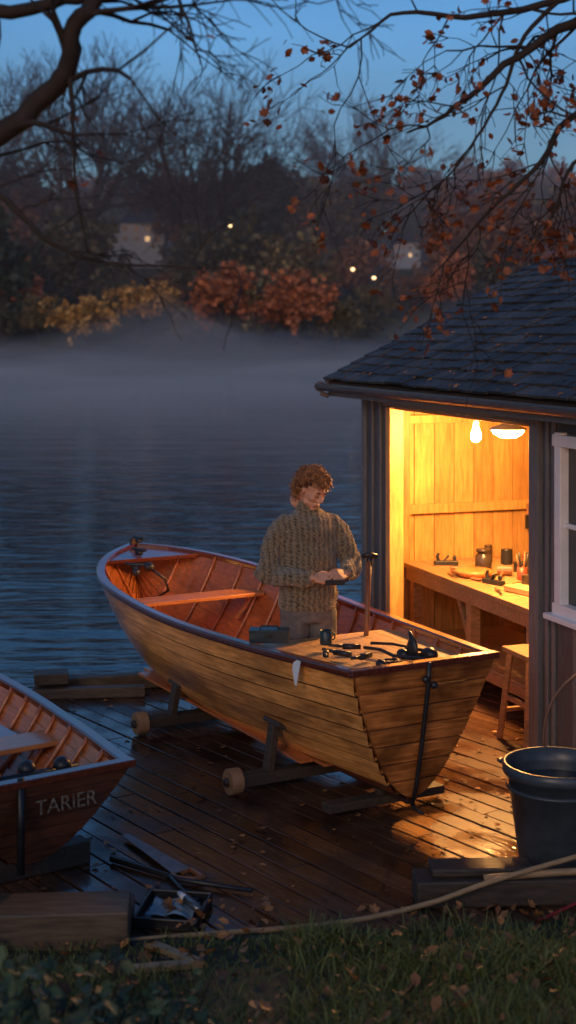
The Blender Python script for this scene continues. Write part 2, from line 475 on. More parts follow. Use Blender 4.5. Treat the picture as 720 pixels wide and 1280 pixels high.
for i in(2,3):
    p,q=poly[i],poly[(i+1)%5]; mb.beam((*p,-.12),(*q,-.12),.08,.16)
    n=8
    for k in range(n+1):
        c=p.lerp(q,k/n); mb.tube([(c.x,c.y-.12,-2.2),(c.x,c.y-.12,-.06)],.09,10)
for x in range(-3,5): mb.beam((x,6.5,-.1),(x,11.2+.2*x,-.1),.07,.12)
mb.obj('deck_piles',[m_oldwood],dk,bevel=.004)
mb=MB()
mb.beam((-1.95,11.0,.06),(-.9,11.25,.06),.1,.11);mb.beam((-1.95,10.85,.04),(-1.1,10.95,.04),.09,.08)
mb.box((-1.82,10.93,.15),(.26,.2,.08),Matrix.Rotation(.2,3,'Z'))
mb.obj('mooring_timber',[m_beamw],bevel=.008)

# ------------------------------------------------------------------ shed
SO=V((.67,12.0,0)); SA=math.atan2(-.94,.33); shed=empty('boat_shed',SO,SA)
def sl(x,y,z): return Matrix.Translation(SO)@Matrix.Rotation(SA,4,'Z')@V((x,y,z))
m_siding=M('grey_siding',(.085,.09,.10),.55,.25,6,(9,9,1),.2,island=.15,big=.2)
m_trim=M('grey_trim',(.14,.145,.15),.5,.2,6,(6,6,1),.1)
m_line=M('pine_lining',(.50,.26,.08),.5,.3,4,(9,9,1),.12,island=.28,big=.25)
m_shing=M('roof_shingles',(.05,.046,.043),.7,.4,14,(1,1,1),.4,island=.5,big=.35)
m_gut=M('gutter',(.09,.09,.10),.4,.2,8)
m_bench=M('bench_wood',(.38,.21,.09),.5,.35,5,(1,9,9),.12,island=.2,big=.2)
m_tile=M('ridge_tile',(.25,.09,.05),.7,.3,12)
SL,SD,SH=4.8,3.8,2.27
yr=SD/2+.02; zr=3.45; ye=-.22; ze=2.37
def roofz(y): return ze+(zr-ze)*(1-abs(y-yr)/(yr-ye))
def vboards(mb,x0,x1,z0,z1,y,axis,w,th,mi=0,gable=False):
    n=max(1,round((x1-x0)/w)); ww=(x1-x0)/n
    for i in range(n):
        c=x0+ww*(i+.5)
        zt=z1
        if gable: zt=min(roofz(c-ww/2),roofz(c+ww/2))-.05
        if axis=='x': mb.box((c,y,(z0+zt)/2),(ww-.006,th,zt-z0),None,mi)
        else: mb.box((y,c,(z0+zt)/2),(th,ww-.006,zt-z0),None,mi)
mb=MB()
vboards(mb,0,.5,-.05,SH,.0,'x',.17,.03)
vboards(mb,.5,2.86,2.19,SH,.0,'x',.17,.03)
vboards(mb,2.98,3.22,-.05,SH,.0,'x',.16,.03); vboards(mb,3.22,4.1,-.05,1.05,.0,'x',.16,.03);vboards(mb,3.22,4.1,2.12,SH,0,'x',.16,.03)
vboards(mb,4.1,SL,-.05,SH,.0,'x',.16,.03)
vboards(mb,.0,SD,-.05,SH,-.02,'y',.12,.03,gable=True); vboards(mb,.0,SD,-.05,SH,SL+.02,'y',.12,.03,gable=True)
vboards(mb,0,SL,-.05,SH,SD,'x',.16,.03)
mb.obj('siding',[m_siding],shed,local=True,bevel=.003)
mb=MB()
for x in(.0,.17,.335,3.06,3.14,3.4,3.56,3.72,3.88,4.26,4.42,4.58):
    z0,z1=(-.05,SH) if x<3.2 or x>4.1 else (-.05,.98)
    mb.box((x,-.024,(z0+z1)/2),(.035,.018,z1-z0))
mb.box((-.02,-.022,1.1),(.08,.02,2.34)); 
mb.box((2.92,-.02,1.08),(.12,.06,2.3)); mb.box((1.69,-.03,2.225),(2.5,.05,.05))
mb.obj('trim_boards',[m_trim],shed,local=True,bevel=.004)
mb=MB()
vboards(mb,.03,SD-.03,0,3.2,.055,'y',.19,.018,gable=True)
vboards(mb,.07,SL-.03,0,2.3,SD-.04,'x',.19,.018)
vboards(mb,.03,SD-.03,0,3.2,SL-.04,'y',.19,.018,gable=True)
vboards(mb,.07,.46,0,2.25,.04,'x',.19,.018); vboards(mb,2.98,3.2,0,2.25,.04,'x',.19,.018)
vboards(mb,3.22,4.1,0,1.02,.04,'x',.19,.018);vboards(mb,4.12,SL-.06,0,2.25,.04,'x',.19,.018)
mb.obj('lining_boards',[m_line],shed,local=True,bevel=.002)
mb=MB()
mb.box((.09,SD/2,1.3),(.045,SD-.1,.08));mb.box((.09,SD/2,2.06),(.05,SD-.1,.07))
mb.box((.5,.03,1.1),(.09,.12,2.18)); mb.box((2.84,.05,1.1),(.04,.1,2.18)); mb.box((1.68,.05,2.19),(2.3,.1,.03))
mb.box((.11,.3,1.1),(.05,.07,2.2));
for x in(.6,1.35,2.1,2.85,3.6,4.3): mb.box((x,SD/2,2.42),(.05,SD-.1,.11))
mb.obj('frame_timbers',[m_line],shed,local=True,bevel=.004)
mb=MB()
sl_len=math.hypot(yr-ye,zr-ze); th=math.atan2(zr-ze,yr-ye)
nc=17
for side in(0,1):
    for r_ in range(nc):
        f=(r_+.5)/nc; y=ye+(yr-ye)*f; z=ze+(zr-ze)*f
        x=-.37+R.uniform(-.1,0)
        while x<SL+.35:
            ww=R.uniform(.11,.22); x1=min(x+ww,SL+.4); x0=max(x,-.37)
            if x1-x0>.03:
                lift=R.uniform(0,.012)
                yy=y; a=th-rad(5)+R.uniform(-.02,.02)
                if side: yy=2*yr-y; rot=Matrix.Rotation(-a,3,'X')
                else: rot=Matrix.Rotation(a,3,'X')
                mb.box(((x0+x1)/2,yy,z+.03+lift),(x1-x0-.008,sl_len/nc*1.45+R.uniform(-.02,.02),.018),rot)
            x+=ww
mb.obj('shingles',[m_shing],shed,local=True)
mb=MB()
for side in(0,1):
    yc=(ye+yr)/2; 
    if side: yc=2*yr-yc
    mb.box((SL/2,yc,(ze+zr)/2-.012),(SL+.68,sl_len-.0,.02),Matrix.Rotation(-th if side else th,3,'X'),0)
    for xx in(-.36,SL+.36):
        mb.box((xx,yc,(ze+zr)/2-.04),(.03,sl_len,.12),Matrix.Rotation(-th if side else th,3,'X'),1)
mb.box((SL/2,ye+.015,ze-.06),(SL+.7,.025,.12),None,1)
mb.box((SL/2,-.11,2.285),(SL+.66,.2,.02),None,1)
mb.obj('roof_boards',[m_oldwood,m_trim],shed,local=True)
mb=MB()
for i in range(14):
    x=-.3+i*.4
    mb.loft([((x,yr,zr+.02),(0,.10,0),(0,0,.06)),((x+.42,yr,zr+.026),(0,.105,0),(0,0,.065))],14)
mb.obj('ridge_tiles',[m_tile],shed,local=True,smooth=False)
mb=MB(); vs=[];fs=[]
for k,x in enumerate((-.4,SL+.4)):
    for j in range(9):
        t=math.pi+math.pi*j/8; vs.append((x,ye-.055+.055*math.cos(t),ze-.02+.055*math.sin(t)))
    for j in range(9):
        t=math.pi*2-math.pi*j/8; vs.append((x,ye-.055+.049*math.cos(t),ze-.02+.049*math.sin(t)))
for j in range(18): fs.append((j,(j+1)%18,18+(j+1)%18,18+j))
fs.append(tuple(range(17,-1,-1)));fs.append(tuple(range(18,36)))
mb.add(vs,fs); mb.ell((-.4,ye-.055,ze-.04),(.015,.055,.045))
mb.tube([(-.36,ye-.055,ze-.06),(-.36,ye-.055,ze-.1),(-.33,ye+.0,ze-.12)],.022,8)
mb.obj('gutter',[m_gut],shed,local=True,smooth=False)
mb=MB()
wx0,wx1,wz0,wz1=3.22,4.1,1.06,2.12; y=-.03
for x in(wx0+.03,wx1-.03): mb.box((x,y,(wz0+wz1)/2),(.075,.07,wz1-wz0+.1))
for z in(wz0,wz1): mb.box(((wx0+wx1)/2,y,z),(wx1-wx0+.06,.075,.075))
mb.box(((wx0+wx1)/2,y-.02,wz0-.05),(wx1-wx0+.14,.12,.035))
mb.box(((wx0+wx1)/2,y+.01,(wz0+wz1)/2),(.03,.03,wz1-wz0)); mb.box(((wx0+wx1)/2,y+.012,(wz0+wz1)/2),(wx1-wx0,.03,.03))
mb.obj('window_frame',[m_white],shed,local=True,bevel=.005)
m_glass=M('window_glass',(.02,.025,.03),.05,.1,3,bump=0,spec=.8)
mb=MB(); mb.box(((wx0+wx1)/2,.0,(wz0+wz1)/2),(wx1-wx0-.04,.008,wz1-wz0-.04)); mb.obj('window_glass',[m_glass],shed,local=True)
# lamps
p=sl(1.18,.42,2.02)
e=empty('pendant_bulb',p)
mb=MB(); mb.lathe(p,[(.004,-.075),(.025,-.066),(.038,-.04),(.038,-.012),(.022,.035),(.017,.05)],12); mb.obj('bulb',[EM('bulb_glow',(1,.46,.13),2200)],e,smooth=True)
mb=MB(); mb.lathe(p,[(.018,.052),(.024,.055),(.024,.11),(.01,.125)],16); mb.tube([p+V((0,0,.12)),p+V((0,0,.36))],.005,6); mb.obj('socket_and_cord',[m_white],e,smooth=True)
p=sl(1.85,.34,2.085)
e=empty('pendant_lamp',p)
mb=MB(); mb.lathe(p,[(.002,-.06),(.06,-.052),(.105,-.025),(.12,.0)],14); mb.obj('diffuser',[EM('diffuser_glow',(1,.47,.13),900)],e,smooth=True)
mb=MB(); mb.lathe(p,[(.14,.005),(.138,.012),(.06,.04),(.02,.06),(.015,.08)],24); mb.tube([p+V((0,0,.07)),p+V((0,0,.28))],.006,6); mb.obj('shade',[m_white],e,smooth=True)

# workbench
wb=empty('workbench',sl(1.2,.8,0),SA)
mb=MB()
for j in range(6): mb.box((1.2,.36+.17*j,.84),(2.2,.164,.045))
mb.box((1.2,.31,.77),(2.16,.035,.1)); mb.box((1.2,1.26,.77),(2.16,.035,.1))
for x in(.2,1.25,2.2):
    for y in(.36,1.2): mb.box((x,y,.4),(.085,.085,.8))
mb.box((1.2,.36,.22),(2.1,.05,.08)); mb.box((1.2,.78,.26),(2.1,.85,.025))
mb.beam((1.25,.36,.35),(1.0,.36,.74),.04,.05)
mb.v=[tuple(sl(*v)) for v in mb.v]
mb.obj('bench_frame',[m_bench],wb,bevel=.005)
def shed_obj(mb,name,mats,**k):
    mb.v=[tuple(sl(*v)) for v in mb.v]; return mb.obj(name,mats,**k)
bz=.863
m_jar=M('jar_glaze',(.05,.035,.025),.25,.3,9,bump=0); m_tinr=M('red_tin',(.25,.05,.03),.4,.3,9,bump=0)
mb=MB(); mb.lathe((.72,.72,bz),[(.06,0),(.068,.01),(.068,.12),(.05,.135),(.05,.15),(.06,.152),(.06,.175),(.02,.18)],20); shed_obj(mb,'stoneware_jar',[m_jar],smooth=True)
mb=MB(); mb.lathe((.95,.52,bz),[(.12,0),(.15,.03),(.155,.05),(.13,.055),(.02,.045)],24); shed_obj(mb,'wooden_bowl',[m_seat],smooth=True)
def plane_tool(x,y,a):
    mb=MB(); rot=Matrix.Rotation(a,3,'Z'); c=V((x,y,bz))
    mb.box(c+V((0,0,.018)),(.2,.055,.036),rot); mb.ell(c+rot@V((.07,0,.06)),(.018,.018,.022)); 
    mb.tube([c+rot@V((-.06,0,.03)),c+rot@V((-.075,0,.07)),c+rot@V((-.06,0,.1))],[.014,.016,.012],8); mb.box(c+rot@V((.0,0,.055)),(.012,.045,.07),rot@Matrix.Rotation(.7,3,'Y'))
    shed_obj(mb,'hand_plane_tool',[m_black],bevel=.004)
plane_tool(1.32,.5,.3); plane_tool(.38,.55,1.2)
mb=MB()
mb.lathe((1.22,.8,bz),[(.035,0),(.04,.01),(.04,.1),(.036,.1),(.034,.012)],16,0)
for i in range(6):
    a=i*1.05; mb.tube([(1.22+.01*math.cos(a),.8+.01*math.sin(a),bz+.02),(1.22+.045*math.cos(a),.8+.045*math.sin(a),bz+.18+.02*(i%3))],[.005,.008],6,1+i%2)
shed_obj(mb,'brush_pot',[m_tinr,m_shaft,m_black],smooth=True)
mb=MB()
for (x,y,r,h,mi) in((.5,1.05,.05,.12,0),(.62,1.18,.045,.09,1),(.36,.95,.035,.14,2),(1.5,1.15,.06,.13,1),(.95,1.12,.04,.1,2),(1.05,.95,.03,.17,2),(.86,.98,.055,.07,0),(1.62,.62,.04,.11,2),(1.35,1.05,.03,.2,0)):
    mb.lathe((x,y,bz),[(r,0),(r,h),(r*.94,h+.005),(r*.6,h+.006)],16,mi)
shed_obj(mb,'paint_tins',[m_black,m_tinr,m_jar],smooth=False)
mb=MB(); mb.box((1.75,.55,bz+.025),(.35,.16,.04),Matrix.Rotation(.2,3,'Z')); mb.box((1.6,.9,bz+.02),(.6,.1,.035),Matrix.Rotation(-.15,3,'Z')); mb.box((1.95,.95,bz+.06),(.2,.2,.12)); shed_obj(mb,'timber_offcuts',[m_pale],bevel=.004)
mb=MB(); mb.lathe((1.72,.76,bz+.04),[(.07,0),(.1,.02),(.11,.06),(.105,.062),(.09,.02)],20); shed_obj(mb,'enamel_dish',[m_white],smooth=True)
mb=MB()
for i,(x,y,a) in enumerate(((.75,.42,.2),(.82,.36,-.15),(1.1,.42,.5),(1.55,.4,-.3),(.6,.48,1.3),(1.45,.6,2.2))):
    rot=Matrix.Rotation(a,3,'Z'); c=V((x,y,bz+.014)); mb.tube([c,c+rot@V((.1,0,0))],[.013,.011],8,0); mb.box(c+rot@V((.16,0,0)),(.13,.014,.005),rot,1)
mb.tube([(1.0,.75,bz+.03),(1.2,.62,bz+.03)],.012,8,0); mb.tube([(.96,.72,bz+.04),(1.02,.82,bz+.04)],.04,12,0)
shed_obj(mb,'chisels_and_mallet',[m_shaft,m_black],smooth=False)
mb=MB()
for (y,l,w_,mi) in((1.45,.22,.05,1),(1.62,.3,.03,0),(1.8,.18,.07,1),(1.98,.34,.025,0),(2.2,.2,.06,1)):
    mb.tube([(.13,y,1.31),(.135,y,1.31-l*.45)],[.011,.014],8,0); mb.box((.135,y,1.31-l*.72),(.012,w_,l*.55),None,1)
shed_obj(mb,'hanging_tools',[m_shaft,m_black],bevel=.003)
st=empty('wooden_stool',sl(2.5,.14,0))
mb=MB()
c=V((2.52,.16,0))
mb.box(c+V((0,0,.62)),(.36,.26,.035))
for a in(-1,1):
    for b_ in(-1,1):
        mb.beam(c+V((a*.13,b_*.09,.6)),c+V((a*.19,b_*.14,.0)),.038,.038)
    mb.beam(c+V((a*.17,-.125,.2)),c+V((a*.17,.125,.2)),.03,.03)
mb.beam(c+V((-.165,-.12,.3)),c+V((.165,-.12,.3)),.03,.03);mb.beam(c+V((-.165,.12,.3)),c+V((.165,.12,.3)),.03,.03)
mb.v=[tuple(sl(*v)) for v in mb.v]; mb.obj('stool_frame',[m_bench],st,bevel=.004)
mb=MB(); mb.lathe((1.7,.75,.275),[(.14,0),(.16,.02),(.17,.3),(.165,.3),(.15,.03)],20); shed_obj(mb,'storage_tub',[m_black],smooth=True)

# ------------------------------------------------------------------ tub, hose, ground items
m_tub=M('bucket_plastic',(.05,.062,.075),.38,.2,14,bump=.06,rvar=.1,big=.25)
mb=MB(); c=(1.42,7.5,0.0)
mb.lathe(c,[(.195,0),(.2,.01),(.262,.47),(.282,.475),(.288,.49),(.286,.53),(.276,.535),(.262,.53),(.25,.46),(.19,.03),(.01,.025)],40)
mb.lathe(c,[(.262,.40),(.27,.405),(.27,.415),(.263,.42)],40)
for a in(2.6,-.54):
    d=V((math.cos(a),math.sin(a),0)); mb.tube([V(c)+d*.285+V((0,0,.5))+V((-d.y,d.x,0))*.05,V(c)+d*.33+V((0,0,.49)),V(c)+d*.285+V((0,0,.5))-V((-d.y,d.x,0))*.05],.012,8)
mb.obj('plastic_tub',[m_tub],smooth=True)
m_hose=M('hose_rubber',(.16,.07,.04),.5,.2,10)
mb=MB()
pts=[]
for i in range(30):
    t=i/29; a=rad(100+170*t)
    pts.append((1.75+.34*math.cos(a)*1.0,7.9-.1*t,.55+.32*math.sin(a)*1.2))
mb.tube(pts,.009,8); mb.obj('garden_hose',[m_hose],smooth=True)
m_rope=M('pale_pole',(.34,.22,.11),.6,.3,8,(1,8,8))
def smooth_path(k,n=30):
    k=[V(p) for p in k]; xs=list(range(len(k)))
    return [V([crom([(xs[j],k[j][q]) for j in xs],(len(k)-1)*i/n) for q in range(3)]) for i in range(n+1)]
mb=MB(); mb.tube(smooth_path([(-.95,6.42,.03),(-.5,6.52,.03),(.2,6.62,.045),(.65,6.78,.07),(1.0,6.85,.16),(1.6,7.0,.27)]),.013,8)
mb.tube(smooth_path([(.95,6.9,.15),(1.3,6.92,.17),(1.8,6.9,.2)]),.018,8)
mb.obj('bent_pole',[m_rope],smooth=True)
m_red=M('red_cord',(.3,.02,.02),.5,.2,10)
mb=MB(); mb.tube(smooth_path([(1.15,6.6,.06),(1.35,6.75,.08),(1.7,6.95,.14)]),.008,6); mb.obj('red_cord',[m_red],smooth=True)
mb=MB(); mb.beam((.62,6.98,.07),(2.4,7.08,.07),.2,.13); mb.box((.95,7.02,.16),(.5,.16,.04),Matrix.Rotation(.06,3,'Z'))
mb.obj('deck_edge_sleeper',[m_oldwood],bevel=.01)
mb=MB(); mb.box((-1.2,6.5,.1),(.95,.26,.18),Matrix.Rotation(.06,3,'Z')); mb.box((-.98,6.75,.05),(.5,.16,.1),Matrix.Rotation(.1,3,'Z'))
mb.obj('timber_baulk',[m_beamw],bevel=.012)
m_steel=M('dull_steel',(.2,.21,.22),.35,.3,14,metal=.8)
mb=MB(); p0=V((-.90,7.86,.02)); p1=V((-.55,7.32,.02)); d=(p1-p0).normalized(); n=V((-d.y,d.x,0))
vs=[p0-n*.02,p0+n*.02,p1+n*.065,p1-n*.05]; mb.add([v+V((0,0,.004)) for v in vs]+[v for v in vs],[(0,1,2,3),(7,6,5,4),(0,3,7,4),(1,0,4,5),(2,1,5,6),(3,2,6,7)],0)
mb.tube([p1-n*.05,p1+d*.06-n*.06,p1+d*.13,p1+d*.12+n*.06,p1+n*.06,p1+d*.01],[.014,.016,.018,.016,.014,.012],8,1)
mb.obj('hand_saw',[m_steel,m_shaft])
mb=MB(); mb.tube([(-.93,7.5,.025),(-.55,7.22,.02),(-.18,7.08,.02)],[.02,.014,.012],8); mb.tube([(-.6,7.25,.02),(-.52,7.08,.015),(-.44,6.95,.015)],[.014,.012,.018],8)
mb.obj('crowbar',[m_black],smooth=True)
mb=MB(); c=V((-.55,6.82,0)); rot=Matrix.Rotation(-.15,3,'Z')
mb.box(c+V((0,0,.008)),(.3,.34,.012),rot,0)
for sx,sy,wx,wy in((.15,0,.014,.34),(-.15,0,.014,.34),(0,.17,.31,.014),(0,-.17,.31,.014)): mb.box(c+rot@V((sx,sy,.03)),(wx,wy,.05),rot,0)
mb.obj('paint_tray',[m_black],bevel=.004)
mb=MB(); vs=[];fs=[];K=14
for i in range(K):
    for j in range(K):
        x=(i/(K-1)-.5)*.22;y=(j/(K-1)-.5)*.22
        vs.append(c+rot@V((x,y,.04+.035*noise.noise(V((x*16,y*16,3))))))
for i in range(K-1):
    for j in range(K-1): fs.append((i*K+j,(i+1)*K+j,(i+1)*K+j+1,i*K+j+1))
m_rag=M('rag_cloth',(.2,.3,.36),.8,.3,12)
mb.add(vs,fs); mb.obj('folded_rag',[m_rag],smooth=True)
mb=MB(); q0=c+V((.02,.1,.07));q1=c+V((.13,-.12,.08)); mb.tube([q0,q0.lerp(q1,.4)],[.012,.02],8,0); mb.tube([q0.lerp(q1,.4),q1],[.024,.018],8,1); mb.obj('paint_brush',[m_white,m_steel],smooth=True)
mb=MB(); mb.beam((-.62,6.35,.07),(-.38,6.0,.14),.05,.025);mb.beam((-.7,5.95,.13),(-.36,6.02,.13),.05,.025)
mb.obj('wood_strips',[m_rope],bevel=.003)

# ------------------------------------------------------------------ terrain & water
def sm(a,b_,x): 
    t=min(1,max(0,(x-a)/(b_-a))); return t*t*(3-2*t)
def gh(x,y):
    n=noise.noise(V((x*.9,y*.9,0)))*.035+noise.noise(V((x*3,y*3,5)))*.012
    ye_=6.5+.1*max(-3,min(3,x))
    bank=.03+.17*min(9,max(0,ye_-y))+n
    low=-.35-1.3*sm(8,12,y)+1.2*sm(3.2,5.5,x)*(1-sm(13,17,y))
    z=bank+(low-bank)*sm(ye_+.05,ye_+.5,y)
    if y>60:
        far=-1.5+2.1*sm(112,122,y)+10.0*sm(122,172,y)+10*sm(175,290,y)*(1+.25*math.sin(x*.02+1.1))+1.2*noise.noise(V((x*.03,y*.03,2)))*sm(120,140,y)
        z=far
    return z
ys=list(np.linspace(-12,3,12))+list(np.linspace(3.2,7.6,45))+list(np.linspace(8,18,18))+[22,30,45,59,70,90,105,112]+list(np.linspace(114,130,10))+list(np.linspace(135,300,24))+[360,450]
xs=[-320,-240,-180]+list(np.linspace(-140,-12,26))+list(np.linspace(-10,-3.2,12))+list(np.linspace(-3,3,61))+list(np.linspace(3.3,10,12))+list(np.linspace(12,140,26))+[180,240,320]
vs=[(x,y,gh(x,y)) for y in ys for x in xs]; nx=len(xs)
fs=[(j*nx+i,j*nx+i+1,(j+1)*nx+i+1,(j+1)*nx+i) for j in range(len(ys)-1) for i in range(nx-1)]
m_ground=M('ground_soil_grass',(.022,.025,.012),.9,.5,3,(1,1,1),.5,col2=(.045,.05,.022),bdist=.03)
mb=MB(); mb.add(vs,fs); mb.obj('ground',[m_ground],smooth=True,recalc=False)
m_water=bpy.data.materials.new('lake_water'); m_water.use_nodes=True
nt=m_water.node_tree;N=nt.nodes;b=N['Principled BSDF']; b.inputs['Base Color'].default_value=(.008,.016,.026,1); b.inputs['Roughness'].default_value=.07
b.inputs['IOR'].default_value=1.33
tc=N.new('ShaderNodeTexCoord');mp=N.new('ShaderNodeMapping');mp.inputs['Scale'].default_value=(.5,1.6,1)
n1=N.new('ShaderNodeTexNoise');n1.inputs['Scale'].default_value=1.6;n1.inputs['Detail'].default_value=4
n2=N.new('ShaderNodeTexNoise');n2.inputs['Scale'].default_value=.35;n2.inputs['Detail'].default_value=3
ad=N.new('ShaderNodeMath');ad.operation='MULTIPLY_ADD';ad.inputs[1].default_value=1.5
bp=N.new('ShaderNodeBump');bp.inputs['Strength'].default_value=.55;bp.inputs['Distance'].default_value=.06
l=nt.links; l.new(tc.outputs['Object'],mp.inputs[0]);l.new(mp.outputs[0],n1.inputs['Vector']);l.new(mp.outputs[0],n2.inputs['Vector'])
l.new(n2.outputs['Fac'],ad.inputs[0]);l.new(n1.outputs['Fac'],ad.inputs[2]);l.new(ad.outputs[0],bp.inputs['Height']);l.new(bp.outputs[0],b.inputs['Normal'])
mb=MB(); mb.add([(-320,7.6,-.6),(320,7.6,-.6),(320,126,-.6),(-320,126,-.6)],[(0,1,2,3)]); mb.obj('water',[m_water],recalc=False)

# ------------------------------------------------------------------ vegetation
def leaf(vs,fs,p,n,sz,rng,kind=0,fold=.25):
    n=n.normalized(); a=n.orthogonal().normalized(); a=Matrix.Rotation(rng.uniform(0,6.28),3,n)@a; b_=n.cross(a)
    o=len(vs)
    if kind==0:
        for x,y in((0,-.5),(.3,-.12),(.24,.2),(0,.5),(-.24,.2),(-.3,-.12)):
            vs.append(tuple(p+a*(x*sz)+b_*(y*sz)+n*(abs(x)*fold*sz)))
        fs.append((o,o+1,o+2,o+3));fs.append((o,o+3,o+4,o+5))
    elif kind==1:
        pr=[(0,-.55),(.14,-.28),(.42,-.25),(.36,.0),(.46,.25),(.22,.26),(0,.5),(-.22,.26),(-.46,.25),(-.36,.0),(-.42,-.25),(-.14,-.28)]
        vs.append(tuple(p)); cu=rng.uniform(.1,.6)
        for x,y in pr: vs.append(tuple(p+a*(x*sz)+b_*(y*sz)+n*((abs(x)*cu+y*y*rng.uniform(.2,.9))*sz)))
        for i in range(12): fs.append((o,o+1+i,o+1+(i+1)%12))
    else:
        for x,y in((-.5,-.35),(.45,-.5),(.5,.4),(-.4,.5)): vs.append(tuple(p+a*(x*sz)+b_*(y*sz)))
        fs.append((o,o+1,o+2,o+3))
def rv(rng): 
    while 1:
        v=V((rng.uniform(-1,1),rng.uniform(-1,1),rng.uniform(-1,1)))
        if .05<v.length<1: return v.normalized()
def grow(mb,p,d,L,r,lv,maxlv,rng,tips,up=.05,wander=.22,nch=(3,5),spread=(28,58),shrink=(.55,.78),rmin=.02):
    ns=5 if lv<2 else 3
    pts=[p.copy()];rs=[r]; d=d.normalized(); dirs=[d]
    rend=r*(.55 if lv<maxlv else .3)
    for i in range(ns):
        d=(d+rv(rng)*wander+V((0,0,up))).normalized(); p=p+d*(L/ns); pts.append(p.copy()); rs.append(max(rmin*.6,r+(rend-r)*(i+1)/ns)); dirs.append(d)
    mb.tube(pts,rs,7 if lv<2 else (4 if lv<4 else 3))
    if lv>=maxlv: tips.append(pts[-1]); tips.append(pts[-2]); return
    k=rng.randint(*nch)
    for c in range(k):
        f=rng.uniform(.3,1) if c>0 else 1
        i=min(ns,max(1,int(round(f*ns)))); dd=dirs[i]
        ax_=dd.cross(rv(rng)); 
        if ax_.length<.01: continue
        ang=rad(rng.uniform(*spread))*(1 if c else .5)
        nd=Matrix.Rotation(ang,3,ax_.normalized())@dd
        grow(mb,pts[i].copy(),nd,L*rng.uniform(*shrink),max(rmin,rs[i]*rng.uniform(.55,.8)),lv+1,maxlv,rng,tips,up,wander,nch,spread,shrink,rmin)
m_bark=M('bark',(.018,.015,.013),.85,.4,5,(2,2,.5),.5)
m_barkfar=M('far_bark',(.022,.02,.02),.9,.3,2,bump=0)
def leafmat(name,c,c2,isl=.5):
    m=M(name,c,.6,.2,1.2,bump=0,island=isl,col2=c2,detail=2); return m
m_lrust=leafmat('rust_leaves',(.26,.085,.03),(.34,.12,.04)); m_lyel=leafmat('yellow_leaves',(.32,.18,.04),(.36,.21,.05))
m_ldark=leafmat('dark_leaves',(.03,.04,.02),(.055,.055,.027)); m_lbrown=leafmat('brown_leaves',(.12,.06,.033),(.17,.08,.04))
m_lolive=leafmat('olive_leaves',(.08,.08,.028),(.13,.10,.033)); m_lever=leafmat('evergreen_leaves',(.014,.03,.018),(.022,.04,.02))
def tree_mesh(seed,H,kind,lm,leafsz=.45,nl=5):
    rng=random.Random(seed); mb=MB(); tips=[]
    if kind=='bare':
        tr=H*.026; p=V((0,0,0)); top=V((rng.uniform(-.3,.3),0,H*.2))
        mb.tube([p,p.lerp(top,.5)+V((.1,0,0)),top],[tr*1.4,tr*1.05,tr],10)
        n=8
        for i in range(n):
            a=6.28*i/n+rng.uniform(-.3,.3); tilt=rng.uniform(.3,1.0) if i else .05
            d=V((math.cos(a)*math.sin(tilt),math.sin(a)*math.sin(tilt),math.cos(tilt)))
            grow(mb,top*rng.uniform(.8,1),d,H*rng.uniform(.24,.31),tr*.55,1,5,rng,tips,up=.06,wander=.2,nch=(3,5),spread=(18,50),shrink=(.6,.8),rmin=.042)
    else:
        tr=H*.02; top=V((0,0,H*.22)); mb.tube([V((0,0,-.5)),top],[tr*1.4,tr],8)
        for i in range(8):
            a=6.28*i/6+rng.uniform(-.3,.3); tilt=rng.uniform(.1,1.15) if i<6 else rng.uniform(.0,.3)
            d=V((math.cos(a)*math.sin(tilt),math.sin(a)*math.sin(tilt),math.cos(tilt)))
            grow(mb,top*rng.uniform(.6,1),d,H*rng.uniform(.22,.3),tr*.5,1,3,rng,tips,up=.06,nch=(3,5),spread=(25,60))
    vs=[];fs=[]
    if lm is not None:
        for t in tips:
            for _ in range(nl):
                leaf(vs,fs,t+rv(rng)*rng.uniform(.1,H*.08),rv(rng),leafsz*rng.uniform(.5,1.3),rng,2)
        mb.add(vs,fs,1)
    me=bpy.data.meshes.new('tree_mesh'); me.from_pydata(mb.v,[],mb.f)
    me.materials.append(m_barkfar); me.materials.append(lm or m_barkfar); me.polygons.foreach_set('material_index',mb.m); me.update()
    return me
def put(me,name,x,y,s=1,rz=0,parent=None,sx=1,dz=0):
    o=bpy.data.objects.new(name,me); SC.collection.objects.link(o); o.location=(x,y,gh(x,y)-.3+dz); o.scale=(s*sx,s*sx,s); o.rotation_euler=(0,0,rz)
    if parent: o.parent=parent
    return o
bareA=tree_mesh(3,24,'bare',None); bareB=tree_mesh(11,23,'bare',None)
put(bareA,'bare_tree',-22,154,1.2,.4); put(bareB,'bare_tree',-9,150,1.18,1.2); put(bareA,'bare_tree',11,190,1.05,2.4); put(bareB,'bare_tree',-36,165,1.1,2.)
rust=tree_mesh(21,10,'leafy',m_lrust,.34,9); yel=tree_mesh(22,9.5,'leafy',m_lyel,.34,7)
brn=tree_mesh(23,13,'leafy',m_lbrown,.42,10); dark=tree_mesh(24,13,'leafy',m_ldark,.45,12); oli=tree_mesh(25,12,'leafy',m_lolive,.42,9); ever=tree_mesh(26,13,'leafy',m_lever,.45,18)
put(rust,'autumn_tree',-5.6,126,1.08,0,sx=1.1); put(rust,'autumn_tree',1.2,125,1.0,2,sx=1.15); put(yel,'autumn_tree',-17.5,125,.85,1); put(yel,'autumn_tree',-13.5,133,.9,3); put(rust,'autumn_tree',-26,136,1.0,4)
put(rust,'autumn_tree',1.0,172,1.5,3); put(rust,'autumn_tree',16,138,1.0,1)
put(ever,'evergreen_tree',-3.2,162,1.4,0); put(ever,'evergreen_tree',-30,134,1.35,1)
wd=empty('distant_woodland',(0,150,0))
rr=random.Random(5)
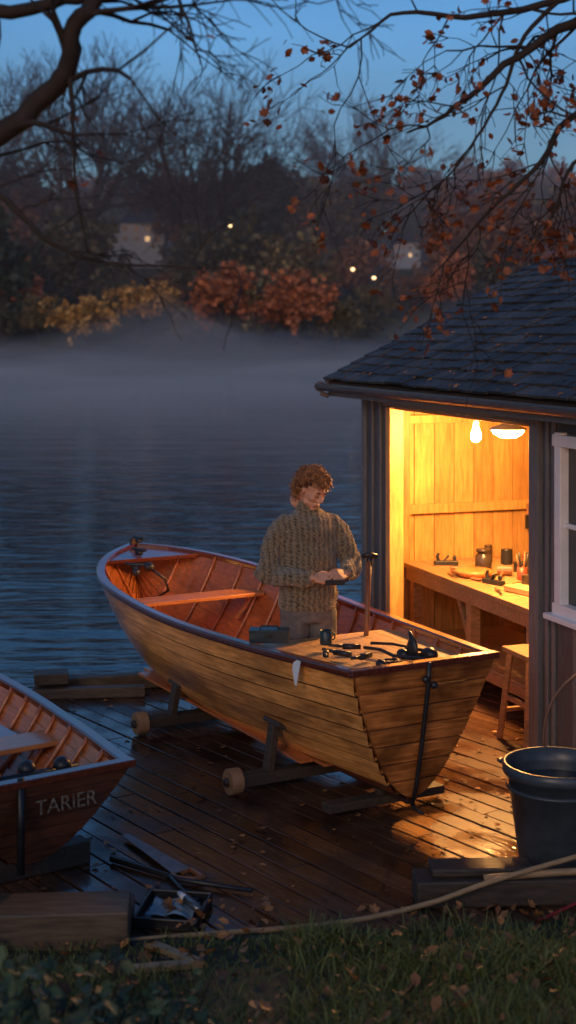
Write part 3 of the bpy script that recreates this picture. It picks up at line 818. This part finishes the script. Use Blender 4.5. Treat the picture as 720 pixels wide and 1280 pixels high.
def putw(me,x,y,s,rz): 
    for hxx,hyy,hw in((-17,168,4.8),(14.2,172,3.3)):
        if y<hyy and abs(x-hxx*y/hyy)<hw:
            if y>150: return
            s=min(s,.46)
    o=put(me,'woodland_tree',x,y,s,rz); o.parent=wd; o.matrix_parent_inverse=parent_mat(wd).inverted()
for x in np.arange(-70,75,3.6):
    xx=x+rr.uniform(-1.2,1.2)
    putw(rr.choice([brn,dark,oli,dark,brn,oli]),xx,rr.uniform(137,147),rr.uniform(.75,1.15),rr.uniform(0,6))
for x in np.arange(-72,75,4.5):
    if abs(x+17)<4: continue
    putw(rr.choice([dark,oli,dark,brn]),x+rr.uniform(-1.5,1.5),rr.uniform(127,132),rr.uniform(.35,.68),rr.uniform(0,6))
for x in np.arange(-80,85,5.0):
    putw(rr.choice([brn,dark,oli,brn]),x+rr.uniform(-2,2),rr.uniform(160,178),rr.uniform(.85,1.25),rr.uniform(0,6))
for y0,ch in((205,[brn,dark,oli,dark]),(245,[brn,dark,brn])):
    for x in np.arange(-100,105,6.5):
        putw(rr.choice(ch),x+rr.uniform(-2,2),y0+rr.uniform(-10,10),rr.uniform(.95,1.5),rr.uniform(0,6))

m_hw=M('house_render',(.34,.42,.52),.7,.1,2); m_hr=M('house_slate',(.03,.04,.055),.7,.2,2); m_hwin=M('house_window',(.03,.035,.045),.2,.1,2)
m_lit=EM('lit_window',(1,.62,.3),.9)
def house(x,y,z,w,h,d):
    e=empty('white_house',(x,y,z))
    mb=MB(); mb.box((x,y,z+h/2-2),(w,d,h+4)); mb.box((x-w*.7,y+.5,z+h*.3-2),(w*.45,d*.8,h*.6+4)); mb.obj('walls',[m_hw],e)
    mb=MB(); r_=h*.5; v_=[(x-w/2-.3,y-d/2-.3,z+h),(x+w/2+.3,y-d/2-.3,z+h),(x+w/2+.3,y+d/2+.3,z+h),(x-w/2-.3,y+d/2+.3,z+h),(x-w/2+.6,y,z+h+r_),(x+w/2-.6,y,z+h+r_)]
    mb.add(v_,[(0,1,5,4),(2,3,4,5),(0,4,3),(1,2,5),(0,3,2,1)]); mb.box((x+w*.3,y,z+h+r_),(.6,.6,1.2)); mb.box((x-w*.7,y+.5,z+h*.6+.1),(w*.5,d*.85,.25)); mb.obj('roof',[m_hr],e)
    mb=MB()
    for i in range(4):
        for k in range(2): mb.box((x-w/2+w*(i+.5)/4,y-d/2-.02,z+h*(.28+.45*k)),(w*.1,.06,h*.2),None,1 if (i,k)==(2,0) else 0)
    mb.obj('windows',[m_hwin,m_lit],e)
    return e
house(-17,168,12.9,5.2,2.6,5); house(14.2,172,11.4,3.2,2.1,4)
m_lamp=EM('lamp_glow',(1,.62,.3),4)
for x,y,z in((-6.1,150,14.0),(6.1,134,8.7),(8.1,134,7.9)):
    e=empty('street_lamp',(x,y,z)); mb=MB(); mb.ell((x,y,z),(.18,.18,.15),n=6,m=4); mb.obj('lantern',[m_lamp],e,smooth=True)
    mb=MB(); mb.tube([(x,y,gh(x,y)-.2),(x,y,z-.2)],.06,6); mb.obj('post',[m_black],e)

def limb(mb,pts,r0,r1,rng,tips,nside,L,maxlv=3,droop=-.05,rb=.35,y=0,rmin=.0025):
    P_=smooth_path(pts,24); K=len(P_)
    for i in range(1,K-1): P_[i]=P_[i]+rv(rng)*r0*.25
    mb.tube(P_,[r0+(r1-r0)*i/(K-1) for i in range(K)],10)
    for _ in range(nside):
        i=rng.randint(3,K-1); d=(P_[i]-P_[i-1]).normalized(); ax_=d.cross(rv(rng)).normalized()
        nd=Matrix.Rotation(rad(rng.uniform(25,75)),3,ax_)@d
        r=r0+(r1-r0)*i/(K-1)
        grow(mb,P_[i],nd,L*rng.uniform(.5,1.1),max(r*rb,rmin*1.6),1,maxlv,rng,tips,up=droop,wander=.3,nch=(2,4),spread=(20,60),shrink=(.5,.85),rmin=rmin)
rng=random.Random(12)
lt=empty('overhanging_tree',(-2.3,4.9,1)); mb=MB(); tips=[]
mb.tube(smooth_path([(-2.3,4.9,.2),(-2.25,4.9,1.5),(-2.3,5.0,3.0),(-2.2,5.0,4.5),(-2.0,5.1,6.2)]),[.19-.004*i for i in range(31)],14)
limb(mb,[(-2.28,5,3.0),(-1.5,5,3.2),(-1.02,5,3.50),(-.84,5,3.64),(-.76,4.95,3.74),(-.73,4.9,3.86),(-.64,4.9,3.99),(-.45,4.9,4.4)],.046,.026,rng,tips,10,.45)
limb(mb,[(-2.2,5,3.9),(-1.4,5,3.93),(-1.0,5,3.93),(-.8,4.95,3.95),(-.55,4.9,3.97),(-.2,4.9,4.1)],.034,.013,rng,tips,10,.45)
limb(mb,[(-2.25,5,3.2),(-1.4,5,3.35),(-1.05,5,3.3),(-.86,4.95,3.14),(-.72,4.95,3.06),(-.5,4.9,3.03),(-.18,4.9,3.02)],.015,.004,rng,tips,8,.28,maxlv=2)
limb(mb,[(-.76,4.97,3.72),(-.74,4.9,3.5),(-.73,4.9,3.3),(-.69,4.9,3.08)],.011,.003,rng,tips,5,.2,maxlv=2)
limb(mb,[(-.5,4.9,4.3),(-.2,4.9,4.02),(-.02,4.9,3.95),(.06,4.9,4.02)],.014,.005,rng,tips,7,.28)
limb(mb,[(-.45,4.9,4.4),(-.42,4.9,4.1),(-.35,4.9,3.88),(-.3,4.9,3.72)],.012,.003,rng,tips,5,.25)
mb.obj('trunk_and_limbs',[m_bark],lt,smooth=True)
vs=[];fs=[]
for t in rng.sample(tips,min(14,len(tips))): leaf(vs,fs,t,rv(rng),.05,rng,1)
for t in((-.74,4.9,3.31),(-.7,4.9,3.3)): leaf(vs,fs,V(t),rv(rng),.05,rng,1)
m_nleaf=leafmat('hanging_leaves',(.22,.065,.018),(.15,.05,.018),.6)
mb=MB(); mb.add(vs,fs); mb.obj('leaves',[m_nleaf],lt,recalc=False)
rng=random.Random(31)
rt=empty('overhanging_tree',(2.9,6.2,1)); mb=MB(); tips=[]
mb.tube(smooth_path([(2.95,6.0,.2),(2.9,6.0,2),(2.8,6.1,4.0),(2.6,6.1,6.5)]),[.17-.004*i for i in range(31)],14)
limb(mb,[(2.85,6.1,3.9),(1.8,6,4.3),(1.25,6,4.12),(.95,6,3.95),(.7,6,3.74),(.5,6,3.64)],.036,.004,rng,tips,14,.42)
limb(mb,[(2.87,6.1,3.3),(1.7,6,3.85),(1.22,6,3.72),(1.05,6,3.5),(.84,6,3.3),(.6,6,3.03)],.024,.003,rng,tips,14,.3,droop=-.08)
limb(mb,[(2.8,6.1,4.6),(1.7,6,4.5),(1.2,6,4.22),(.8,6,4.13),(.48,6,4.15),(.26,6,4.0)],.026,.004,rng,tips,13,.4)
limb(mb,[(2.87,6.1,3.5),(1.8,6,3.7),(1.25,6,3.55),(1.12,6,3.3),(1.0,6,3.1)],.016,.003,rng,tips,9,.24,droop=-.08)
limb(mb,[(1.2,6,4.25),(1.0,6,4.05),(.9,6,3.8),(.75,6,3.55),(.62,6,3.4)],.012,.003,rng,tips,9,.3,droop=-.08)
mb.obj('trunk_and_limbs',[m_bark],rt,smooth=True)
vs=[];fs=[]
for t in tips:
    if rng.random()<.5:
        for _ in range(rng.randint(1,3)): leaf(vs,fs,t+rv(rng)*.035-V((0,0,.015)),rv(rng),rng.uniform(.022,.055),rng,rng.choice([0,1]))
mb=MB(); mb.add(vs,fs); mb.obj('leaves',[m_nleaf],rt,recalc=False)

rng=random.Random(9); vs=[];fs=[]
def blade(x,y,h,w,lean):
    z=gh(x,y)-.01; a=rng.uniform(0,6.28); dx,dy=math.cos(a),math.sin(a); o=len(vs); l=rng.uniform(.1,lean)*h; b_=rng.uniform(0,6.28); lx,ly=math.cos(b_)*l,math.sin(b_)*l
    vs.extend([(x-dx*w,y-dy*w,z),(x+dx*w,y+dy*w,z),(x+dx*w*.7+lx*.4,y+dy*w*.7+ly*.4,z+h*.6),(x-dx*w*.7+lx*.4,y-dy*w*.7+ly*.4,z+h*.6),(x+lx,y+ly,z+h)])
    fs.append((o,o+1,o+2,o+3)); fs.append((o+3,o+2,o+4))
cnt=0
while cnt<36000:
    x=rng.uniform(-2.4,2.6); y=rng.uniform(3.4,6.75)
    ye_=6.5+.1*x
    if y>ye_+.05*noise.noise(V((x*4,0,0))): continue
    dn=noise.noise(V((x*1.5,y*1.5,8)))+.5+(.25 if x>0 else -.05)
    if rng.random()>dn: continue
    blade(x,y,rng.uniform(.03,.09)*(1.2 if x>0 else .9)*(1+.8*noise.noise(V((x*3,y*3,1)))),.003,1.4); cnt+=1
m_grass=M('grass_blades',(.07,.105,.022),.6,.3,2,bump=0,island=.6,col2=(.13,.15,.035),detail=2)
mb=MB(); mb.add(vs,fs); mb.obj('grass',[m_grass],recalc=False)
vs=[];fs=[]
for i in range(1100):
    x=rng.uniform(-2.2,2.4); y=rng.uniform(4.2,6.9)
    z=max(gh(x,y),0)+.02+rng.uniform(0,.04)
    leaf(vs,fs,V((x,y,z)),(V((0,0,1))+rv(rng)*.7),rng.uniform(.025,.075),rng,rng.choice([0,0,1]))
for i in range(480):
    x=rng.uniform(-2.6,2.0); y=rng.uniform(6.6,11)
    leaf(vs,fs,V((x,y,.008+rng.uniform(0,.006))),(V((0,0,1))+rv(rng)*.2),rng.uniform(.02,.05),rng,rng.choice([0,1]))
m_fleaf=leafmat('fallen_leaf',(.14,.065,.025),(.27,.11,.032),.85)
mb=MB(); mb.add(vs,fs); mb.obj('fallen_leaves',[m_fleaf],recalc=False)
vs=[];fs=[]
for i in range(240):
    x=rng.uniform(0,4.8); f=rng.random()**1.5; y=ye+(yr-ye)*f; z=ze+(zr-ze)*f+.05
    leaf(vs,fs,sl(x,y,z),V((-.5,-.2,1))+rv(rng)*.3,rng.uniform(.025,.05),rng,rng.choice([0,1]))
mb=MB(); mb.add(vs,fs); mb.obj('roof_leaves',[m_fleaf],shed,recalc=False)
vs=[];fs=[];mb=MB()
for i in range(170):
    x=rng.uniform(-1.25,-.15); y=rng.uniform(3.9,4.9); z=gh(x,y); h=rng.uniform(.22,.5)*(1.0 if x<-.7 else max(.3,1-(x+.7)*1.3))
    tp=V((x,y,z))+V((rng.uniform(-.15,.15),rng.uniform(-.15,.15),h)); mb.tube([(x,y,z),tp],[.004,.002],4,0)
    for k in range(10):
        f=rng.uniform(.3,1); leaf(vs,fs,V((x,y,z)).lerp(tp,f)+rv(rng)*.05,V((0,-.3,1))+rv(rng)*.8,rng.uniform(.035,.07),rng,0)
m_shrub=leafmat('shrub_leaves',(.04,.07,.026),(.075,.095,.033),.7)
mb.add(vs,fs,1); mb.obj('shrub',[m_bark,m_shrub],recalc=False)

# ------------------------------------------------------------------ man
MP=V((.13,9.2,.175)); MY=rad(16)
man=empty('man',MP,MY)
m_skin=M('skin',(.62,.32,.2),.5,.12,20,bump=.05)
m_hair=M('ginger_hair',(.30,.135,.05),.5,.4,30,bump=.1,island=.55)
m_hairb=M('hair_roots',(.09,.038,.014),.7,.4,30)
m_tr=M('trousers_cloth',(.14,.13,.12),.85,.25,30,bump=.3)
m_boot=M('boot_leather',(.03,.022,.018),.5,.3,10)
m_knit=bpy.data.materials.new('knitted_wool'); m_knit.use_nodes=True
nt=m_knit.node_tree;N=nt.nodes;l=nt.links;b=N['Principled BSDF'];b.inputs['Roughness'].default_value=.95;b.inputs['Specular IOR Level'].default_value=.15
b.inputs['Sheen Weight'].default_value=.4
tc=N.new('ShaderNodeTexCoord')
w1=N.new('ShaderNodeTexWave');w1.wave_type='BANDS';w1.bands_direction='X';w1.inputs['Scale'].default_value=9;w1.inputs['Distortion'].default_value=3;w1.inputs['Detail'].default_value=2;w1.inputs['Detail Scale'].default_value=4
w2=N.new('ShaderNodeTexWave');w2.wave_type='BANDS';w2.bands_direction='DIAGONAL';w2.inputs['Scale'].default_value=24;w2.inputs['Distortion'].default_value=6;w2.inputs['Detail'].default_value=2
nn=N.new('ShaderNodeTexNoise');nn.inputs['Scale'].default_value=60;nn.inputs['Detail'].default_value=4
for w_ in(w1,w2,nn): l.new(tc.outputs['Object'],w_.inputs['Vector'])
mu=N.new('ShaderNodeMath');mu.operation='MULTIPLY_ADD';mu.inputs[1].default_value=.28;l.new(w2.outputs['Fac'],mu.inputs[0])
mk=N.new('ShaderNodeMath');mk.operation='MULTIPLY';mk.inputs[1].default_value=.42;l.new(w1.outputs['Fac'],mk.inputs[0]);l.new(mk.outputs[0],mu.inputs[2])
ma=N.new('ShaderNodeMath');ma.operation='ADD';l.new(mu.outputs[0],ma.inputs[0]);l.new(nn.outputs['Fac'],ma.inputs[1])
rp=N.new('ShaderNodeValToRGB');rp.color_ramp.elements[0].position=.45;rp.color_ramp.elements[1].position=1.0
rp.color_ramp.elements[0].color=(.07,.052,.03,1);rp.color_ramp.elements[1].color=(.27,.21,.13,1)
l.new(ma.outputs[0],rp.inputs['Fac']);l.new(rp.outputs['Color'],b.inputs['Base Color'])
bp=N.new('ShaderNodeBump');bp.inputs['Strength'].default_value=.9;bp.inputs['Distance'].default_value=.018;l.new(ma.outputs[0],bp.inputs['Height']);l.new(bp.outputs['Normal'],b.inputs['Normal'])
wr={-1:V((-.05,-.285,1.085)),1:V((.165,-.27,1.10))}
elb={-1:V((-.285,-.02,1.08)),1:V((.285,-.03,1.11))}
mb=MB()
def sec(z,rx,ry,y=0,x=0): return ((x,y,z),(rx,0,0),(0,ry,0))
mb.loft([sec(.84,.165,.125),sec(.86,.185,.14),sec(.93,.192,.148,-.005),sec(1.02,.185,.14,-.01),sec(1.15,.185,.14,-.01),sec(1.27,.197,.14,-.005),sec(1.36,.195,.13),sec(1.42,.165,.11,.01),sec(1.455,.115,.09,.015),sec(1.48,.07,.07,.015)],28)
for sd in(-1,1):
    sh=V((sd*.165,.01,1.37)); el=elb[sd]; w_=wr[sd]
    mb.tube(smooth_path([sh-V((sd*.05,0,-.02)),sh,sh.lerp(el,.35)+V((sd*.018,0,0)),sh.lerp(el,.75)+V((sd*.012,.005,0)),el,el.lerp(w_,.3)-V((0,0,.012)),el.lerp(w_,.7)-V((0,0,.01)),w_],22),
        [.05,.066,.075,.078,.078,.076,.074,.072,.07,.068,.068,.07,.072,.07,.067,.064,.061,.059,.057,.055,.05,.046,.043],14)
    d=(w_-el).normalized(); mb.tube([w_-d*.055,w_-d*.045,w_-d*.005,w_+d*.002],[.043,.05,.049,.038],14)
mb.loft([sec(.835,.17,.13),sec(.842,.19,.145),sec(.875,.193,.147),sec(.89,.18,.14)],28)
mb.loft([((0,.015,1.455),(.082,0,0),(0,.08,0)),((0,.01,1.475),(.08,0,0),(0,.078,0)),((0,-.003,1.51),(.073,0,.0),(0,.07,-.01)),((0,-.01,1.54),(.07,0,0),(0,.068,-.012)),((0,-.01,1.545),(.055,0,0),(0,.055,-.012))],20)
o=mb.obj('sweater',[m_knit],man,local=True); remesh(o,.011,5)
tx=bpy.data.textures.new('folds','CLOUDS'); tx.noise_scale=.1
dm=o.modifiers.new('folds','DISPLACE'); dm.texture=tx; dm.strength=.045; dm.mid_level=.5
mb=MB()
mb.loft([sec(.76,.15,.115),sec(.82,.168,.128),sec(.9,.165,.125),sec(.96,.15,.115)],24)
for sd in(-1,1):
    mb.tube(smooth_path([(sd*.085,.0,.86),(sd*.092,.0,.72),(sd*.098,-.01,.5),(sd*.1,-.005,.44),(sd*.105,.01,.28),(sd*.11,.015,.07)],16),[.095,.1,.1,.098,.094,.09,.085,.08,.076,.073,.071,.069,.067,.065,.063,.062,.06],14)
o=mb.obj('trousers',[m_tr],man,local=True); remesh(o,.011,4)
dm=o.modifiers.new('folds','DISPLACE'); dm.texture=tx; dm.strength=.025; dm.mid_level=.5
mb=MB()
for sd in(-1,1):
    mb.loft([((sd*.11,-.035,.0),(.05,0,0),(0,.135,0)),((sd*.11,-.035,.03),(.052,0,0),(0,.138,0)),((sd*.11,-.015,.07),(.047,0,0),(0,.105,0)),((sd*.11,.02,.11),(.047,0,0),(0,.065,0)),((sd*.11,.02,.18),(.05,0,0),(0,.055,0))],18)
o=mb.obj('boots',[m_boot],man,smooth=True,local=True)
HM=Matrix.Translation(V((0.012,-.05,1.612)))@Matrix.Rotation(rad(26),4,'Z')@Matrix.Rotation(rad(30),4,'X')@Matrix.Rotation(rad(5),4,'Y')
def hx(mb): mb.v=[tuple(HM@V(v)) for v in mb.v]
mb=MB()
mb.ell((0,.012,.035),(.075,.095,.085)); mb.ell((0,-.02,-.015),(.063,.073,.085)); mb.ell((0,-.035,-.068),(.05,.05,.04)); mb.ell((0,-.074,-.095),(.022,.018,.018))
mb.tube([(0,-.083,.02),(0,-.1,-.005),(0,-.113,-.028)],[.008,.011,.014],10); mb.ell((.013,-.1,-.032),(.009,.011,.008));mb.ell((-.013,-.1,-.032),(.009,.011,.008))
for sx in(-1,1):
    mb.ell((sx*.03,-.082,.026),(.022,.013,.008)); mb.ell((sx*.04,-.066,-.025),(.02,.02,.02)); mb.ell((sx*.076,.005,-.012),(.008,.016,.027),Matrix.Rotation(sx*-.3,3,'Z'))
    mb.ell((sx*.03,-.075,.008),(.015,.013,.01)); mb.ell((sx*.045,-.03,-.07),(.015,.03,.02))
mb.ell((0,-.092,-.056),(.022,.01,.006)); mb.ell((0,-.09,-.067),(.018,.01,.007)); mb.ell((0,-.085,-.062),(.028,.014,.018))
mb.tube([(0,.02,-.03),(0,.04,-.09),(0,.075,-.15)],[.058,.055,.056],16)
hx(mb); o=mb.obj('head',[m_skin],man,local=True); remesh(o,.0045,3)
mb=MB()
for sx in(-1,1): mb.tube([(sx*.014,-.0955,.03),(sx*.03,-.0965,.035),(sx*.046,-.086,.028)],[.004,.005,.003],6)
for sx in(-1,1): mb.tube([(sx*.016,-.0885,.001),(sx*.03,-.0905,-.003),(sx*.043,-.083,.001)],[.0018,.0025,.0018],6)
hx(mb); mb.obj('brows_and_lashes',[M('brow_hair',(.12,.05,.02),.7)],man,local=True,smooth=True)
mb=MB(); mb.tube([(-.02,-.1,-.0605),(0,-.1025,-.062),(.02,-.1,-.0605)],[.0015,.003,.0015],6); hx(mb); mb.obj('lips',[M('lip',(.3,.1,.08),.5)],man,local=True,smooth=True)
mb=MB(); hr=random.Random(2)
mb.ell((0,.022,.045),(.08,.095,.086),None,1); mb.ell((0,.06,-.02),(.072,.057,.078),None,1)
cnt=0
while cnt<1000:
    d=rv(hr); 
    if d.y<-.2 and d.z<.34: continue
    if d.z<-.75: continue
    if d.y<-.1 and d.z<.05: continue
    base=V((0,.018,.04))+V((d.x*.078,d.y*.098,d.z*.088))
    if d.z<0: base=V((0,.035,.03))+V((d.x*.08,d.y*.085,d.z*.13))
    t1=d.cross(rv(hr)).normalized(); t2=d.cross(t1); rr_=hr.uniform(.007,.016); ln=hr.uniform(.012,.045)*(1+.45*noise.noise(d*3)); ph=hr.uniform(0,6.28); turns=hr.uniform(3,9)
    pts=[base+d*(ln*i/10)+t1*(rr_*math.cos(ph+turns*i/10)-rr_*math.cos(ph))+t2*(rr_*math.sin(ph+turns*i/10)-rr_*math.sin(ph))+V((0,0,-.012*(i/10)**2)) for i in range(11)]
    mb.tube(pts,[.0034]*9+[.003,.0015],4); cnt+=1
hx(mb); mb.obj('curly_hair',[m_hair,m_hairb],man,local=True,smooth=True)
def hand(w,d,n,side,curl,nm,fan=.0):
    d=V(d).normalized(); n=(V(n)-d*V(n).dot(d)).normalized(); s=d.cross(n)*side
    mb=MB(); mb.tube([w-d*.05,w-d*.01,w+d*.02],[.026,.027,.026],12,sy=.8)
    lens=[(.04,.024,.02),(.045,.028,.021),(.042,.026,.02),(.032,.02,.018)]
    for i in range(4):
        off=(.030-.0195*i); k=w+d*(.092-.004*abs(i-1)**1.3)+s*off
        mb.tube([w+s*off*.55+d*.005,w+s*off*.85+d*.05,k],[.016,.0145,.0125],10)
        p=k; a=curl*.55
        for q,L_ in enumerate(lens[i]):
            dd=d*math.cos(a)-n*math.sin(a)+s*(.04*(1.5-i)); p2=p+dd.normalized()*L_
            mb.tube([p,p.lerp(p2,.5),p2],[.0105-.0012*q,.0098-.0012*q,.0092-.0012*q],8); mb.ell(p2,(.0092-.0012*q,)*3,n=8,m=6)
            p=p2; a+=curl*(.8+.1*i)
    p=w+d*.02+s*.022-n*.005; p1=p+(d*.55+s*.6-n*.45).normalized()*.045; p2=p1+(d*.85+s*.1-n*.45).normalized()*.034; p3=p2+(d*.9-s*.15-n*.3).normalized()*.026
    mb.tube([p,p1],[.017,.0135],10); mb.ell(p1,(.013,)*3,n=8,m=6); mb.tube([p1,p2],[.0125,.0115],10); mb.ell(p2,(.0113,)*3,n=8,m=6); mb.tube([p2,p3],[.0112,.009],10); mb.ell(p3,(.009,)*3,n=8,m=6)
    o=mb.obj(nm,[m_skin],man,local=True); remesh(o,.0035,2)
hand(wr[-1]+V((.005,-.006,0)),(1.0,-.35,-.02),(-.25,-.75,.55),-1,.75,'right_hand')
hand(wr[1]+V((.0,-.006,0)),(-.72,-.65,.0),(.5,-.5,.65),1,.85,'left_hand')
mb=MB(); mb.box((.062,-.372,1.065),(.12,.03,.03),Matrix.Rotation(rad(-6),3,'Z')); mb.tube([(.11,-.375,1.07),(.15,-.38,1.075)],[.012,.009],8)
mb.obj('hand_plane',[m_black],man,local=True,bevel=.006)

# ------------------------------------------------------------------ mist and haze
def mistmat(nm,den):
    m=bpy.data.materials.new(nm); m.use_nodes=True; nt=m.node_tree;N=nt.nodes;l=nt.links
    N.remove(N['Principled BSDF']); v_=N.new('ShaderNodeVolumeScatter'); v_.inputs['Color'].default_value=(.85,.92,1,1); v_.inputs['Density'].default_value=den
    l.new(v_.outputs[0],N['Material Output'].inputs['Volume']); return m
me_=empty('mist',(0,75,0))
for q,(h,y0,den,sd_) in enumerate(((1.3,26,.014,1),(3.6,50,.012,2))):
    nxm,nym=60,34; vs=[];fs=[]
    for k in range(2):
        for j in range(nym):
            for i in range(nxm):
                x=-110+220*i/(nxm-1); y=y0+(121-y0)*j/(nym-1)
                if k==0: z=-.57
                else:
                    ed=min(1,j/8)*min(1,(nym-1-j)/2)
                    z=-.55+ed*h*max(.04,.75+1.3*noise.noise(V((x*.06,y*.06,sd_*7))) + .6*noise.noise(V((x*.17,y*.2,sd_*3))))
                vs.append((x,y,z))
    T=nxm*nym
    for j in range(nym-1):
        for i in range(nxm-1):
            a=j*nxm+i; fs.append((a,a+nxm,a+nxm+1,a+1)); fs.append((T+a,T+a+1,T+a+nxm+1,T+a+nxm))
    for i in range(nxm-1):
        fs.append((i,i+1,T+i+1,T+i)); a=(nym-1)*nxm+i; fs.append((a,T+a,T+a+1,a+1))
    for j in range(nym-1):
        a=j*nxm; fs.append((a,T+a,T+a+nxm,a+nxm)); a=j*nxm+nxm-1; fs.append((a,a+nxm,T+a+nxm,T+a))
    mb=MB(); mb.add(vs,fs); mb.obj('mist_bank',[mistmat('mist_bank',den)],me_)
mb=MB(); mb.box((0,182,18),(420,136,44)); mb.obj('haze',[mistmat('haze_air',.0034)],me_)

# ------------------------------------------------------------------ world, sun, camera
w=bpy.data.worlds.new('World'); SC.world=w; w.use_nodes=True; nt=w.node_tree;N=nt.nodes;l=nt.links; bg=N['Background']
sky=N.new('ShaderNodeTexSky'); sky.sky_type='NISHITA'; sky.sun_disc=False; sky.sun_elevation=rad(4); sky.sun_rotation=rad(180); sky.ozone_density=5
mx=N.new('ShaderNodeMix');mx.data_type='RGBA';mx.blend_type='MULTIPLY';mx.inputs[0].default_value=1; mx.inputs[7].default_value=(4.6,3.0,2.6,1)
l.new(sky.outputs[0],mx.inputs[6])
tc=N.new('ShaderNodeTexCoord');mp=N.new('ShaderNodeMapping');mp.inputs['Scale'].default_value=(1.5,1.5,5);l.new(tc.outputs['Generated'],mp.inputs[0])
nz=N.new('ShaderNodeTexNoise');nz.inputs['Scale'].default_value=1.6;nz.inputs['Detail'].default_value=5;l.new(mp.outputs[0],nz.inputs['Vector'])
mr=N.new('ShaderNodeMapRange');mr.inputs['From Min'].default_value=.35;mr.inputs['From Max'].default_value=.7;mr.inputs['To Min'].default_value=.8;mr.inputs['To Max'].default_value=1.25;l.new(nz.outputs['Fac'],mr.inputs[0])
vm=N.new('ShaderNodeVectorMath');vm.operation='SCALE';l.new(mx.outputs[2],vm.inputs[0]);l.new(mr.outputs[0],vm.inputs['Scale'])
l.new(vm.outputs[0],bg.inputs['Color']); bg.inputs['Strength'].default_value=.1
sd=bpy.data.lights.new('sun','SUN'); sd.energy=.6; sd.angle=rad(20); sd.color=(1,.74,.5); so=bpy.data.objects.new('sun',sd); SC.collection.objects.link(so)
so.rotation_euler=(rad(66),0,rad(-25)); so.location=(0,-5,20)
cd=bpy.data.cameras.new('camera'); cam=bpy.data.objects.new('camera',cd); SC.collection.objects.link(cam); SC.camera=cam
cd.sensor_fit='VERTICAL'; cd.sensor_height=36; cd.lens=50; cd.shift_y=-225/1280; cam.location=(0,0,2.8); cam.rotation_euler=(rad(90),0,0); cd.clip_end=1500; cd.clip_start=.05
cd.dof.use_dof=True; cd.dof.focus_distance=9.0; cd.dof.aperture_fstop=2.0
SC.view_settings.view_transform='Standard'; SC.view_settings.look='None'; SC.view_settings.exposure=0
